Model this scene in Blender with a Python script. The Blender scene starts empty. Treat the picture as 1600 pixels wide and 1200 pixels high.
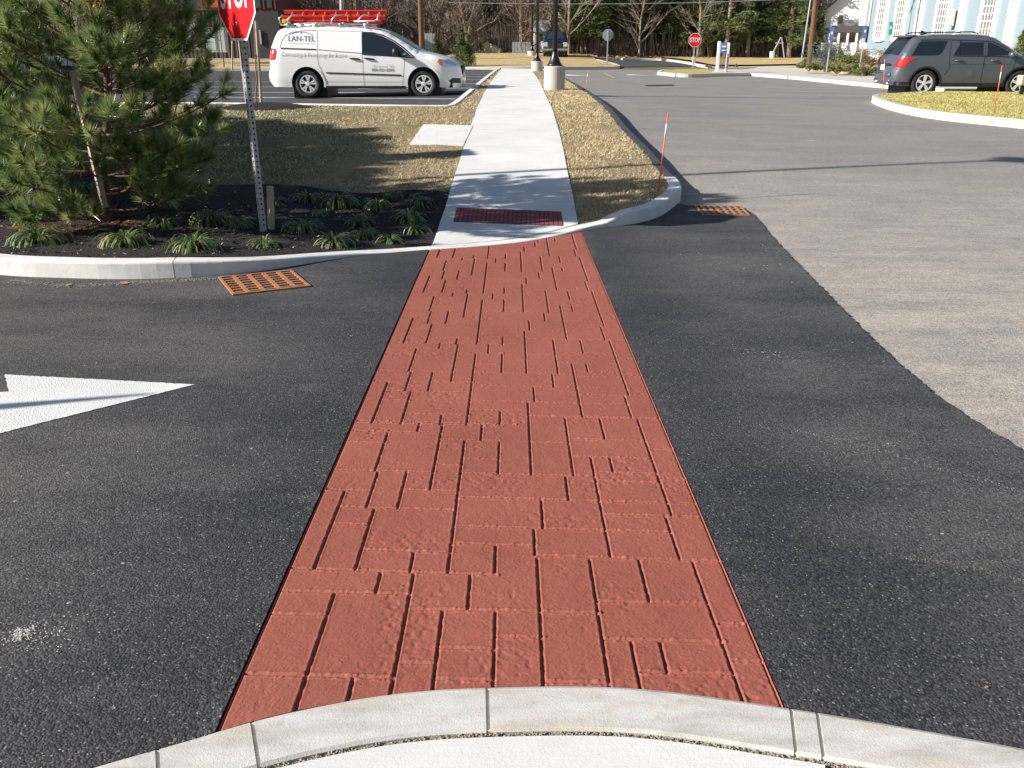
import bpy, math, random
import numpy as np
from mathutils import Vector, Matrix
from mathutils.geometry import delaunay_2d_cdt
R_ = math.radians
SC = bpy.context.scene
COL = SC.collection

# ------------------------------------------------------------------ camera, sky, sun, exposure
PITCH, FPX, EYE = 21.9, 1340.0, 1.67
cam = bpy.data.cameras.new('camera'); camo = bpy.data.objects.new('camera', cam); COL.objects.link(camo)
cam.sensor_width = 36; cam.lens = FPX/1600*36; cam.clip_start = 0.05; cam.clip_end = 2000
camo.location = (0, 0, EYE); camo.rotation_euler = (R_(90-PITCH), 0, 0)
SC.camera = camo
SUN_EL, SUN_AZ = 27.0, 195.0          # azimuth: angle (from +X, counter-clockwise) of the direction towards the sun
sd = Vector((math.cos(R_(SUN_EL))*math.cos(R_(SUN_AZ)), math.cos(R_(SUN_EL))*math.sin(R_(SUN_AZ)), math.sin(R_(SUN_EL))))
w = bpy.data.worlds.new('World'); SC.world = w; w.use_nodes = True
nt = w.node_tree; bg = nt.nodes['Background']
sky = nt.nodes.new('ShaderNodeTexSky'); sky.sky_type = 'NISHITA'; sky.sun_disc = False
sky.sun_elevation = R_(SUN_EL); sky.sun_rotation = math.atan2(sd.x, sd.y)
sky.ozone_density = 1.6
nt.links.new(sky.outputs[0], bg.inputs[0]); bg.inputs[1].default_value = 0.057
sl = bpy.data.lights.new('sun', 'SUN'); slo = bpy.data.objects.new('sun', sl); COL.objects.link(slo)
sl.energy = 5.0; sl.angle = R_(0.5); sl.color = (1.0, 0.95, 0.89)
slo.rotation_euler = (-sd).to_track_quat('-Z', 'Y').to_euler()
SC.view_settings.view_transform = 'Standard'; SC.view_settings.look = 'None'
SC.view_settings.exposure = 0.88; SC.view_settings.gamma = 1.0

# ------------------------------------------------------------------ height of the place
def ss(a, b, t):
    t = np.clip((np.asarray(t, float)-a)/(b-a), 0, 1); return t*t*(3-2*t)
RY = [-50, 1.8, 8.35, 9.0, 12.4, 17.3, 22, 26.5, 44.7, 52, 64, 80, 150, 900]
RZ = [0, 0, -.19, -.185, .04, .29, .35, .34, .18, .20, .55, .70, 1.0, 1.0]
def Rh(x, y):
    x = np.asarray(x, float); y = np.asarray(y, float)
    z = np.interp(y, RY, RZ)
    z = 0.25*(2*z + np.interp(y-.6, RY, RZ) + np.interp(y+.6, RY, RZ)) * ss(2.5, 9.5, y) + z*(1-ss(2.5, 9.5, y))
    z = z - .025*np.clip(x-1.5, 0, 13)*ss(7, 20, y) - .02*np.clip(-x-1, 0, 8)*ss(14, 22, y)
    return z
def reveal(x, y):
    sx = np.where(x > 0, ss(.72, 1.3, x), ss(.95, 2.9, -x))
    return np.maximum(sx, ss(8.3, 10.4, y)) * ss(4, 5, y)
def Uh(x, y): return Rh(x, y) + .14*reveal(x, y)
cp, sp = math.cos(R_(PITCH)), math.sin(R_(PITCH))
def ray(px, py):
    u = (px-800)/FPX; v = (600-py)/FPX
    return np.array([u, cp+v*sp, -sp+v*cp])
def at(px, py, H=Rh, dz=0.0):
    d = ray(px, py)
    t0 = 0.3; f0 = EYE+d[2]*t0 - float(H(d[0]*t0, d[1]*t0)) - dz
    t = t0
    while t < 900:
        t *= 1.015
        f = EYE+d[2]*t - float(H(d[0]*t, d[1]*t)) - dz
        if f <= 0:
            a, b = t/1.015, t
            for _ in range(30):
                m = (a+b)/2
                if EYE+d[2]*m - float(H(d[0]*m, d[1]*m)) - dz > 0: a = m
                else: b = m
            return (d[0]*b, d[1]*b)
    return (d[0]*900, d[1]*900)
def ats(pts, H=Rh, dz=0.0): return [at(p[0], p[1], H, dz) for p in pts]
def at_depth(px, py, y):
    d = ray(px, py); t = y/d[1]; return Vector((d[0]*t, y, EYE+d[2]*t))
def smooth_line(pts, n=8):
    out = []; P = [np.array(p, float) for p in pts]
    for i in range(len(P)-1):
        p0 = P[max(i-1, 0)]; p1 = P[i]; p2 = P[i+1]; p3 = P[min(i+2, len(P)-1)]
        for k in range(n):
            t = k/n
            out.append(tuple(0.5*((2*p1)+(-p0+p2)*t+(2*p0-5*p1+4*p2-p3)*t*t+(-p0+3*p1-3*p2+p3)*t**3)))
    out.append(tuple(P[-1])); return out

# ------------------------------------------------------------------ materials
MATS = {}
def srgb(h):
    c = [int(h[i:i+2], 16)/255 for i in (0, 2, 4)]
    return tuple(((v+.055)/1.055)**2.4 if v > .04045 else v/12.92 for v in c)
class NT:
    def __init__(s, name):
        s.m = bpy.data.materials.new(name); s.m.use_nodes = True; s.t = s.m.node_tree; s.b = s.t.nodes['Principled BSDF']; MATS[name] = s.m
        s.tc = s.t.nodes.new('ShaderNodeTexCoord')
    def n(s, ty, **k):
        o = s.t.nodes.new(ty)
        for a, v in k.items():
            if a.startswith('i_'):
                key = a[2:].replace('_', ' ')
                o.inputs[int(key) if key.isdigit() else key].default_value = v
            else: setattr(o, a, v)
        return o
    def l(s, a, b): s.t.links.new(a, b)
    def noise(s, scale, detail=4, rough=.55, co='Object', stretch=None):
        o = s.n('ShaderNodeTexNoise'); o.inputs['Scale'].default_value = scale; o.inputs['Detail'].default_value = detail; o.inputs['Roughness'].default_value = rough
        src = s.tc.outputs[co]
        if stretch:
            mp = s.n('ShaderNodeMapping'); mp.inputs['Scale'].default_value = stretch; s.l(src, mp.inputs[0]); src = mp.outputs[0]
        s.l(src, o.inputs['Vector']); return o.outputs['Fac']
    def voro(s, scale, feature='F1', out='Distance'):
        o = s.n('ShaderNodeTexVoronoi', feature=feature); o.inputs['Scale'].default_value = scale
        s.l(s.tc.outputs['Object'], o.inputs['Vector']); return o.outputs[out]
    def ramp(s, fac, stops):
        o = s.n('ShaderNodeValToRGB'); e = o.color_ramp.elements
        while len(e) > 1: e.remove(e[-1])
        e[0].position = stops[0][0]; e[0].color = (*stops[0][1], 1)
        for p, c in stops[1:]:
            q = e.new(p); q.color = (*c, 1)
        s.l(fac, o.inputs[0]); return o.outputs[0]
    def math(s, op, a, b=None, clamp=False):
        o = s.n('ShaderNodeMath', operation=op, use_clamp=clamp)
        for i, v in enumerate((a, b)):
            if v is None: continue
            if isinstance(v, (int, float)): o.inputs[i].default_value = v
            else: s.l(v, o.inputs[i])
        return o.outputs[0]
    def mix(s, fac, a, b, mode='MIX'):
        o = s.n('ShaderNodeMix', data_type='RGBA', blend_type=mode)
        for sock, v in ((o.inputs['Factor'], fac), (o.inputs[6], a), (o.inputs[7], b)):
            if isinstance(v, (int, float)): sock.default_value = v
            elif isinstance(v, tuple): sock.default_value = (*v, 1)
            else: s.l(v, sock)
        return o.outputs[2]
    def bump(s, h, strength=.5, dist=.01, prev=None):
        o = s.n('ShaderNodeBump'); o.inputs['Strength'].default_value = strength; o.inputs['Distance'].default_value = dist
        s.l(h, o.inputs['Height'])
        if prev is not None: s.l(prev, o.inputs['Normal'])
        return o.outputs[0]
    def translucent(s, col, fac=.35):
        tr = s.n('ShaderNodeBsdfTranslucent'); mx = s.n('ShaderNodeMixShader'); mx.inputs[0].default_value = fac
        if isinstance(col, tuple): tr.inputs[0].default_value = (*col, 1)
        else: s.l(col, tr.inputs[0])
        out = [q for q in s.t.nodes if q.type == 'OUTPUT_MATERIAL'][0]
        s.l(s.b.outputs[0], mx.inputs[1]); s.l(tr.outputs[0], mx.inputs[2]); s.l(mx.outputs[0], out.inputs[0])
    def done(s, col=None, rough=None, normal=None, metal=None, **k):
        def put(key, v):
            if v is None: return
            sock = s.b.inputs[key]
            if isinstance(v, tuple): sock.default_value = (*v, 1)
            elif isinstance(v, (int, float)): sock.default_value = v
            else: s.l(v, sock)
        put('Base Color', col); put('Roughness', rough); put('Normal', normal); put('Metallic', metal)
        for a, v in k.items(): put(a.replace('_', ' '), v)
        return s.m
def simple(name, col, rough=.6, var=.15, scale=6, metal=0, bump=0, **k):
    t = NT(name); f = t.noise(scale, 5)
    c = t.mix(f, tuple(v*(1-var) for v in col), tuple(min(1, v*(1+var)) for v in col))
    nrm = t.bump(t.noise(scale*12, 3), .4, bump) if bump else None
    return t.done(c, rough, nrm, metal, **k)

def mk_asphalt(name, dark, light, patch, fine, speck, dust=None, band=False, dk=.5, sandy=None, seal=.62):
    t = NT(name)
    vo = t.n('ShaderNodeTexVoronoi'); vo.inputs['Scale'].default_value = 135; t.l(t.tc.outputs['Object'], vo.inputs['Vector'])
    sb = t.n('ShaderNodeSeparateColor'); t.l(vo.outputs['Color'], sb.inputs[0]); cell = sb.outputs[0]; v = vo.outputs['Distance']
    n1 = t.noise(260, 3, .7); n2 = t.noise(.7, 8, .68, stretch=(1, 1.7, 1)); n3 = t.noise(.35, 6, .6, stretch=(1, 2.2, 1))
    base = t.ramp(cell, [(.1, dark), (.75, light)])
    base = t.mix(t.math('MULTIPLY', n1, .35), base, dark)
    pf = t.ramp(n2, [(.42, (0, 0, 0)), (.62, (1, 1, 1))]); pf2 = t.ramp(n3, [(.42, (0, 0, 0)), (.6, (1, 1, 1))])
    pt = t.ramp(cell, [(.0, tuple(q*.55 for q in patch)), (1, tuple(min(1, q*1.45) for q in patch))])
    base = t.mix(t.math('MULTIPLY', pf, .5), base, pt); base = t.mix(t.math('MULTIPLY', pf2, .55), base, pt)
    if band:   # fresher, blacker strip laid along the crosswalk, with a scuffed edge
        sx = t.n('ShaderNodeSeparateXYZ'); t.l(t.tc.outputs['Object'], sx.inputs[0])
        ax = t.math('ABSOLUTE', t.math('ADD', sx.outputs[0], .02)); dx = t.math('ADD', ax, t.math('MULTIPLY', t.math('SUBTRACT', t.noise(.8, 4), .5), 1.3))
        bf = t.ramp(t.math('MULTIPLY', dx, .4), [(.38, (1, 1, 1)), (.70, (0, 0, 0))])
        base = t.mix(t.math('MULTIPLY', bf, seal), base, t.ramp(cell, [(.2, (.0045, .005, .007)), (.9, (.030, .031, .037))]))
        ef = t.ramp(t.math('MULTIPLY', ax, .4), [(.300, (1, 1, 1)), (.335, (0, 0, 0))])
        base = t.mix(t.math('MULTIPLY', t.math('MULTIPLY', ef, t.ramp(t.noise(1.3, 9, .8), [(.52, (0, 0, 0)), (.66, (1, 1, 1))])), t.math('MULTIPLY', cell, .55)), base, (.26, .25, .24))
    if sandy:  # sand and grit washed over the old surface near the patch
        sx = t.n('ShaderNodeSeparateXYZ'); t.l(t.tc.outputs['Object'], sx.inputs[0])
        q = t.math('ADD', t.math('MULTIPLY', sx.outputs[0], .45), sx.outputs[1])
        q = t.math('ADD', q, t.math('MULTIPLY', t.math('SUBTRACT', t.noise(.6, 7, .65, stretch=(1, 2.5, 1)), .5), 9))
        sf_ = t.ramp(t.math('MULTIPLY', q, .04), [(.36, (1, 1, 1)), (.66, (0, 0, 0))])
        g_ = t.math('MULTIPLY', t.ramp(t.noise(14, 8, .8), [(.3, (.25, .25, .25)), (.65, (1, 1, 1))]), t.ramp(t.noise(1.6, 9, .75, stretch=(.6, 2.2, 1)), [(.36, (.15, .15, .15)), (.6, (1, 1, 1))]))
        base = t.mix(t.math('MULTIPLY', t.math('MULTIPLY', sf_, g_), .8), base, t.ramp(cell, [(0, tuple(q_*.7 for q_ in sandy)), (1, tuple(q_*1.25 for q_ in sandy))]))
    if dust:
        d1 = t.noise(2.2, 9, .78, stretch=(.6, 2.0, 1)); d2 = t.ramp(d1, [(.56, (0, 0, 0)), (.74, (1, 1, 1))])
        base = t.mix(t.math('MULTIPLY', d2, dk), base, dust)
        sp_ = t.voro(7); spf = t.ramp(sp_, [(.03, (1, 1, 1)), (.055, (0, 0, 0))])
        gate = t.ramp(t.noise(1.1, 2), [(.46, (0, 0, 0)), (.56, (1, 1, 1))])
        base = t.mix(t.math('MULTIPLY', t.math('MULTIPLY', spf, gate), .7), base, (.55, .52, .47))
    vo2 = t.n('ShaderNodeTexVoronoi'); vo2.inputs['Scale'].default_value = 190; t.l(t.tc.outputs['Object'], vo2.inputs['Vector']); s2 = t.n('ShaderNodeSeparateColor'); t.l(vo2.outputs['Color'], s2.inputs[0])
    base = t.mix(t.math('MULTIPLY', t.ramp(s2.outputs[1], [(.975, (0, 0, 0)), (.99, (1, 1, 1))]), .6), base, speck)
    h = t.math('ADD', t.math('MULTIPLY', cell, 1.0), t.math('ADD', t.math('MULTIPLY', v, -.9), t.math('MULTIPLY', n1, .5)))
    nb = t.bump(h, .75, fine)
    return t.done(base, .78, nb, Specular_IOR_Level=.4)
mk_asphalt('new_asphalt', (.010, .011, .013), (.064, .063, .064), (.108, .103, .098), .0042, (.34, .33, .31), (.20, .19, .175), band=True, dk=.3)
mk_asphalt('old_asphalt', (.13, .125, .119), (.29, .277, .258), (.27, .252, .232), .003, (.50, .47, .43), (.50, .455, .40), sandy=(.54, .46, .37), dk=.6)
mk_asphalt('lot_asphalt', (.022, .023, .026), (.07, .07, .073), (.075, .073, .075), .003, (.22, .21, .2))
t = NT('road_paint')
wn = t.noise(60, 6, .8); vv_ = t.voro(135); wl = t.noise(2.5, 5, .7)
c = t.mix(t.ramp(wl, [(.3, (0, 0, 0)), (.7, (1, 1, 1))]), (.70, .70, .68), (.60, .60, .585))
c = t.mix(t.math('MULTIPLY', t.ramp(wn, [(.60, (0, 0, 0)), (.70, (1, 1, 1))]), .55), c, (.22, .22, .215))
t.done(c, .7, t.bump(vv_, .8, .004))

t = NT('concrete')
n = t.noise(1.3, 6, .6); f = t.noise(120, 4, .7); br = t.noise(18, 5, .7, stretch=(.35, 9, 1))
c = t.ramp(n, [(.3, (.58, .575, .545)), (.7, (.74, .735, .70))])
c = t.mix(t.math('MULTIPLY', t.ramp(t.noise(5, 7, .75), [(.55, (0, 0, 0)), (.75, (1, 1, 1))]), .4), c, (.54, .50, .42))
c = t.mix(t.math('MULTIPLY', t.ramp(t.voro(34), [(.06, (1, 1, 1)), (.12, (0, 0, 0))]), .5), c, (.36, .34, .31))
c = t.mix(t.math('MULTIPLY', t.ramp(br, [(.35, (1, 1, 1)), (.6, (0, 0, 0))]), .18), c, (.48, .48, .46))
c = t.mix(t.math('MULTIPLY', f, .25), c, (.45, .44, .42))
nb = t.bump(br, .35, .002); nb = t.bump(f, .5, .002, nb)
t.done(c, .85, nb)

t = NT('kerb_stone')
n = t.noise(2.2, 8, .65, stretch=(1, 3, 1)); f = t.noise(160, 3, .7); s1 = t.noise(5, 6, .7)
c = t.ramp(n, [(.3, (.52, .51, .48)), (.5, (.66, .65, .62)), (.72, (.74, .73, .70))])
c = t.mix(t.math('MULTIPLY', t.ramp(s1, [(.56, (0, 0, 0)), (.72, (1, 1, 1))]), .5), c, (.52, .38, .24))
c = t.mix(t.math('MULTIPLY', t.ramp(f, [(.5, (0, 0, 0)), (.7, (1, 1, 1))]), .35), c, (.30, .30, .29))
sepx = t.n('ShaderNodeTexWhiteNoise'); 
nb = t.bump(f, .7, .0018); nb = t.bump(t.noise(12, 4), .4, .006, nb)
t.done(c, .8, nb)
t = NT('near_kerb_stone')
n = t.noise(3.0, 8, .65, stretch=(1, 4, 1)); f = t.noise(170, 3, .7); s1 = t.noise(4, 7, .75, stretch=(.6, 2.5, 1)); s2 = t.noise(7, 5, .7)
c = t.ramp(n, [(.3, (.37, .355, .315)), (.5, (.51, .495, .455)), (.7, (.59, .585, .56))])
c = t.mix(t.math('MULTIPLY', t.ramp(s1, [(.5, (0, 0, 0)), (.7, (1, 1, 1))]), .65), c, (.46, .35, .22))
c = t.mix(t.math('MULTIPLY', t.ramp(s2, [(.6, (0, 0, 0)), (.72, (1, 1, 1))]), .5), c, (.34, .20, .10))
c = t.mix(t.math('MULTIPLY', t.ramp(f, [(.5, (0, 0, 0)), (.7, (1, 1, 1))]), .35), c, (.26, .25, .23))
nb = t.bump(f, .7, .0018); nb = t.bump(t.noise(12, 4), .4, .006, nb)
t.done(c, .8, nb)
simple('mortar', (.66, .60, .47), .9, .3, 30, bump=.003)
simple('grit', (.26, .22, .165), .95, .5, 60, bump=.01)

t = NT('stamped_red')
n = t.noise(1.6, 5, .6); g = t.noise(24, 6, .7); f = t.noise(170, 4, .75)
c = t.ramp(n, [(.3, (.240, .066, .041)), (.7, (.305, .090, .056))])
c = t.mix(t.math('MULTIPLY', t.ramp(g, [(.45, (0, 0, 0)), (.75, (1, 1, 1))]), .35), c, (.34, .102, .070))
c = t.mix(t.math('MULTIPLY', f, .2), c, (.33, .08, .06))
pit = t.ramp(t.noise(75, 3, .6), [(.28, (0, 0, 0)), (.42, (1, 1, 1))])
nb = t.bump(f, .45, .0022); nb = t.bump(g, .5, .005, nb); nb = t.bump(pit, .35, .003, nb)
t.done(c, .72, nb)

t = NT('red_brick')
br = t.n('ShaderNodeTexBrick'); br.offset = 0; br.inputs['Scale'].default_value = 1; br.inputs['Mortar Size'].default_value = .006
br.inputs['Brick Width'].default_value = .076; br.inputs['Row Height'].default_value = .3; br.inputs['Color1'].default_value = (.36, .10, .085, 1)
br.inputs['Color2'].default_value = (.40, .12, .10, 1); br.inputs['Mortar'].default_value = (.16, .07, .06, 1)
t.l(t.tc.outputs['Object'], br.inputs['Vector'])
t.done(br.outputs[0], .8, t.bump(t.noise(90, 3), .5, .003))

t = NT('dry_lawn')
n = t.noise(1.1, 6, .7); m = t.noise(9, 6, .75); f = t.noise(70, 5, .8, stretch=(1, 1.6, 1)); g = t.noise(.45, 4, .6)
c = t.ramp(f, [(.3, (.12, .085, .042)), (.5, (.38, .285, .155)), (.72, (.56, .44, .25))])
c = t.mix(t.math('MULTIPLY', t.ramp(n, [(.4, (0, 0, 0)), (.62, (1, 1, 1))]), .5), c, (.27, .21, .12))
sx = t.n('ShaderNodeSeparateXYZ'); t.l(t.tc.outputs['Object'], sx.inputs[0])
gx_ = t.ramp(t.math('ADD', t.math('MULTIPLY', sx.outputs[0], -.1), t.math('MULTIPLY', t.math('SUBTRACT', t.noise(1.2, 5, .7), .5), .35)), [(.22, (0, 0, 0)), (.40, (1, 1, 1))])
c = t.mix(t.math('MULTIPLY', gx_, .75), c, (.085, .105, .03))  # green grass at left, its dark tone also deepening the shade on the lawn
c = t.mix(t.math('MULTIPLY', t.ramp(m, [(.54, (0, 0, 0)), (.68, (1, 1, 1))]), .55), c, (.09, .065, .04))
c = t.mix(t.math('MULTIPLY', t.ramp(g, [(.52, (0, 0, 0)), (.68, (1, 1, 1))]), .55), c, (.13, .16, .04))
nb = t.bump(f, 1, .016); nb = t.bump(m, 1, .06, nb)
t.done(c, .95, nb)
t = NT('golden_lawn')
f = t.noise(40, 5, .8); n = t.noise(.8, 6, .7)
c = t.ramp(f, [(.3, (.32, .225, .10)), (.7, (.60, .44, .21))])
c = t.mix(t.math('MULTIPLY', t.ramp(n, [(.45, (0, 0, 0)), (.65, (1, 1, 1))]), .5), c, (.34, .27, .10))
t.done(c, .95, t.bump(f, 1, .02))
t = NT('yellow_green_lawn')
f = t.noise(50, 5, .8); n = t.noise(1.2, 6, .7)
c = t.ramp(f, [(.3, (.28, .24, .07)), (.7, (.56, .47, .15))])
c = t.mix(t.math('MULTIPLY', t.ramp(n, [(.45, (0, 0, 0)), (.62, (1, 1, 1))]), .6), c, (.20, .24, .05))
t.done(c, .95, t.bump(f, 1, .02))
t = NT('mulch')
f = t.noise(45, 6, .8, stretch=(1, 2.0, 1)); v = t.voro(55)
c = t.ramp(f, [(.35, (.005, .004, .0035)), (.6, (.017, .012, .009)), (.8, (.10, .07, .05))])
t.done(c, .9, t.bump(t.math('ADD', f, v), 1, .03))
simple('far_ground', (.13, .10, .06), .95, .4, .6)
simple('white_paint', (.74, .74, .72), .7, .08, 12, bump=.002)
simple('faded_paint', (.42, .41, .38), .8, .35, 5)
simple('yellow_paint', (.50, .36, .12), .8, .3, 5)
simple('black_metal', (.012, .012, .013), .35, .2, 8)
simple('pale_concrete', (.47, .435, .38), .85, .12, 3, bump=.004)
# ------------------------------------------------------------------ mesh helpers
def link(name, verts, faces, mat, parent=None, smooth=False, loc=None):
    me = bpy.data.meshes.new(name); me.from_pydata([tuple(map(float, v)) for v in verts], [], [tuple(map(int, f)) for f in faces]); me.update()
    if mat is not None: me.materials.append(MATS[mat] if isinstance(mat, str) else mat)
    if smooth: me.polygons.foreach_set('use_smooth', [True]*len(me.polygons))
    o = bpy.data.objects.new(name, me); COL.objects.link(o)
    if parent is not None: o.parent = parent
    if loc is not None: o.location = loc
    return o
def link_np(name, V, F, mat, parent=None, smooth=False):
    """V (n,3) float, F (m,k) int, all faces of k corners"""
    me = bpy.data.meshes.new(name); V = np.asarray(V, np.float32); F = np.asarray(F, np.int32); k = F.shape[1]
    me.vertices.add(len(V)); me.vertices.foreach_set('co', V.ravel())
    me.loops.add(F.size); me.loops.foreach_set('vertex_index', F.ravel())
    me.polygons.add(len(F)); me.polygons.foreach_set('loop_start', np.arange(0, F.size, k, dtype=np.int32))
    me.polygons.foreach_set('loop_total', np.full(len(F), k, np.int32))
    if smooth: me.polygons.foreach_set('use_smooth', np.ones(len(F), bool))
    me.update(calc_edges=True); me.validate()
    me.materials.append(MATS[mat] if isinstance(mat, str) else mat)
    o = bpy.data.objects.new(name, me); COL.objects.link(o)
    if parent is not None: o.parent = parent
    return o
def tag(o, label=None, cat=None, group=None, kind=None):
    if label: o['label'] = label
    if cat: o['category'] = cat
    if group: o['group'] = group
    if kind: o['kind'] = kind
    return o
def thing(name, label, cat, loc=(0, 0, 0), rz=0, group=None):
    o = bpy.data.objects.new(name, None); COL.objects.link(o); o.location = loc; o.rotation_euler = (0, 0, rz); o.empty_display_size = .2
    return tag(o, label, cat, group)
def copy_tree(o, parent=None):
    c = o.copy(); COL.objects.link(c); c.parent = parent
    for ch in list(o.children): copy_tree(ch, c)
    return c
class MB:
    def __init__(s): s.v = []; s.f = []
    def add(s, vs, fs):
        b = len(s.v); s.v += [tuple(map(float, v)) for v in vs]; s.f += [tuple(i+b for i in f) for f in fs]; return s
    def box(s, c, d, rz=0, ry=0, rx=0, bev=0):
        m = Matrix.Rotation(rz, 3, 'Z') @ Matrix.Rotation(ry, 3, 'Y') @ Matrix.Rotation(rx, 3, 'X')
        hx, hy, hz = d[0]/2, d[1]/2, d[2]/2; c = Vector(c)
        if bev <= 0:
            vs = [c + m @ Vector((a*hx, b*hy, e*hz)) for e in (-1, 1) for a, b in ((-1, -1), (1, -1), (1, 1), (-1, 1))]
            return s.add(vs, [(3, 2, 1, 0), (4, 5, 6, 7), (0, 1, 5, 4), (1, 2, 6, 5), (2, 3, 7, 6), (3, 0, 4, 7)])
        vs = []
        r = bev
        ring = []
        for a, b in ((-1, -1), (1, -1), (1, 1), (-1, 1)):
            if a*b > 0: ring += [(a*hx, b*(hy-r)), (a*(hx-r), b*hy)]
            else: ring += [(a*(hx-r), b*hy), (a*hx, b*(hy-r))]
        ring = sorted(ring, key=lambda p: math.atan2(p[1], p[0]))
        for z, sh in ((-hz, r), (-hz+r, 0), (hz-r, 0), (hz, r)):
            for x, y in ring: vs.append(c + m @ Vector((x*(1-sh/hx) if sh else x, y*(1-sh/hy) if sh else y, z)))
        fs = [tuple(range(7, -1, -1)), tuple(range(24, 32))]
        for k in range(3):
            for i in range(8): j = (i+1) % 8; fs.append((k*8+i, k*8+j, k*8+8+j, k*8+8+i))
        return s.add(vs, fs)
    def tube(s, pts, rad, n=8, cap=True):
        P = [Vector(p) for p in pts]; rads = rad if isinstance(rad, (list, tuple)) else [rad]*len(P)
        vs = []; fs = []; up = None
        for i, p in enumerate(P):
            d = (P[min(i+1, len(P)-1)] - P[max(i-1, 0)])
            if d.length < 1e-9: d = Vector((0, 0, 1))
            d.normalize()
            if up is None:
                up = Vector((0, 0, 1)) if abs(d.z) < .9 else Vector((1, 0, 0))
            a = d.cross(up)
            if a.length < 1e-4: a = d.orthogonal()
            a.normalize(); b = a.cross(d); up = b
            for k in range(n):
                t_ = 2*math.pi*k/n; vs.append(p + (a*math.cos(t_) + b*math.sin(t_))*rads[i])
        for i in range(len(P)-1):
            for k in range(n):
                j = (k+1) % n; fs.append((i*n+k, (i+1)*n+k, (i+1)*n+j, i*n+j))
        if cap: fs.append(tuple(range(n))); fs.append(tuple((len(P)-1)*n+k for k in range(n-1, -1, -1)))
        return s.add(vs, fs)
    def lathe(s, prof, n=24, c=(0, 0, 0), axis='Z', cap=True):
        vs = []; fs = []; c = Vector(c)
        for r, z in prof:
            for k in range(n):
                a = 2*math.pi*k/n; x, y = r*math.cos(a), r*math.sin(a)
                vs.append(c + (Vector((x, y, z)) if axis == 'Z' else (Vector((x, z, y)) if axis == 'Y' else Vector((z, x, y)))))
        for i in range(len(prof)-1):
            for k in range(n):
                j = (k+1) % n; q = (i*n+k, i*n+j, (i+1)*n+j, (i+1)*n+k); fs.append(q if axis != 'Y' else q[::-1])
        b = tuple(range(n)); e = tuple((len(prof)-1)*n+k for k in range(n))
        if cap: fs.append(b[::-1] if axis != 'Y' else b); fs.append(e if axis != 'Y' else e[::-1])
        return s.add(vs, fs)
    def prism(s, poly, fn, a, b):
        """poly 2-D ring, extruded between parameters a and b through fn(u, v, t)"""
        n = len(poly); vs = [fn(u, v, a) for u, v in poly] + [fn(u, v, b) for u, v in poly]
        fs = [tuple(range(n-1, -1, -1)), tuple(range(n, 2*n))] + [(i, (i+1) % n, n+(i+1) % n, n+i) for i in range(n)]
        return s.add(vs, fs)
    def build(s, name, mat, parent=None, smooth=False): return link(name, s.v, s.f, mat, parent, smooth)

def inside(poly, X, Y):
    X = np.asarray(X); Y = np.asarray(Y); r = np.zeros(X.shape, bool); n = len(poly)
    for i in range(n):
        x1, y1 = poly[i]; x2, y2 = poly[(i+1) % n]
        if y1 == y2: continue
        c = ((y1 > Y) != (y2 > Y)) & (X < (x2-x1)*(Y-y1)/(y2-y1)+x1); r ^= c
    return r
def resample(poly, step, closed=True):
    out = []; n = len(poly)
    for i in range(n if closed else n-1):
        a = np.array(poly[i]); b = np.array(poly[(i+1) % n]); d = np.linalg.norm(b-a); st = step(a) if callable(step) else step
        k = max(1, int(d/st))
        for j in range(k): out.append(tuple(a+(b-a)*j/k))
    if not closed: out.append(tuple(poly[-1]))
    return out
def cdt(poly, pts):
    vs = [Vector((float(p[0]), float(p[1]))) for p in poly] + [Vector((float(p[0]), float(p[1]))) for p in pts]
    r = delaunay_2d_cdt(vs, [], [list(range(len(poly)))], 1, 1e-6)
    return [tuple(v) for v in r[0]], [tuple(f) for f in r[2]]
def sheet(name, poly, H, dz, mat, step=.5, skirt=0, rough=0, seed=0, kind='structure'):
    """a sheet laid over the terrain inside a plan polygon; skirt gives it an edge"""
    A = np.array(poly); (x0, y0), (x1, y1) = A.min(0), A.max(0)
    rng = np.random.RandomState(seed)
    bp = resample(poly, step)
    gx, gy = np.meshgrid(np.arange(x0, x1, step), np.arange(y0, y1, step)); gx = gx.ravel()+rng.uniform(-.1, .1, gx.size)*step; gy = gy.ravel()+rng.uniform(-.1, .1, gy.size)*step
    k = inside(poly, gx, gy); gx, gy = gx[k], gy[k]
    B = np.array(bp)
    if len(gx):
        md = np.full(len(gx), 1e9)
        for b in B: md = np.minimum(md, (gx-b[0])**2+(gy-b[1])**2)
        k = md > (step*.4)**2; gx, gy = gx[k], gy[k]
    V, F = cdt(bp, list(zip(gx, gy)))
    VA = np.array(V); z = H(VA[:, 0], VA[:, 1]) + dz
    if rough:
        rv = reveal(VA[:, 0], VA[:, 1]) if H is Uh else 1.0; z = z + rv*rough*(np.sin(VA[:, 0]*2.3+seed)*np.cos(VA[:, 1]*1.9)+.6*rng.uniform(-1, 1, len(VA)))*.5
    V3 = [(V[i][0], V[i][1], z[i]) for i in range(len(V))]
    # keep faces pointing up
    FF = []
    for f in F:
        a, b, c = [np.array(V3[i]) for i in f[:3]]
        FF.append(f if np.cross(b-a, c-a)[2] > 0 else f[::-1])
    if skirt:
        m = len(V3); n = len(bp)
        zz = H(B[:, 0], B[:, 1])+dz
        V3 += [(bp[i][0], bp[i][1], zz[i]) for i in range(n)] + [(bp[i][0], bp[i][1], zz[i]-skirt) for i in range(n)]
        for i in range(n): j = (i+1) % n; FF.append((m+i, m+j, m+n+j, m+n+i))
    o = link(name, V3, FF, mat); 
    if kind: tag(o, kind=kind)
    return o
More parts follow.
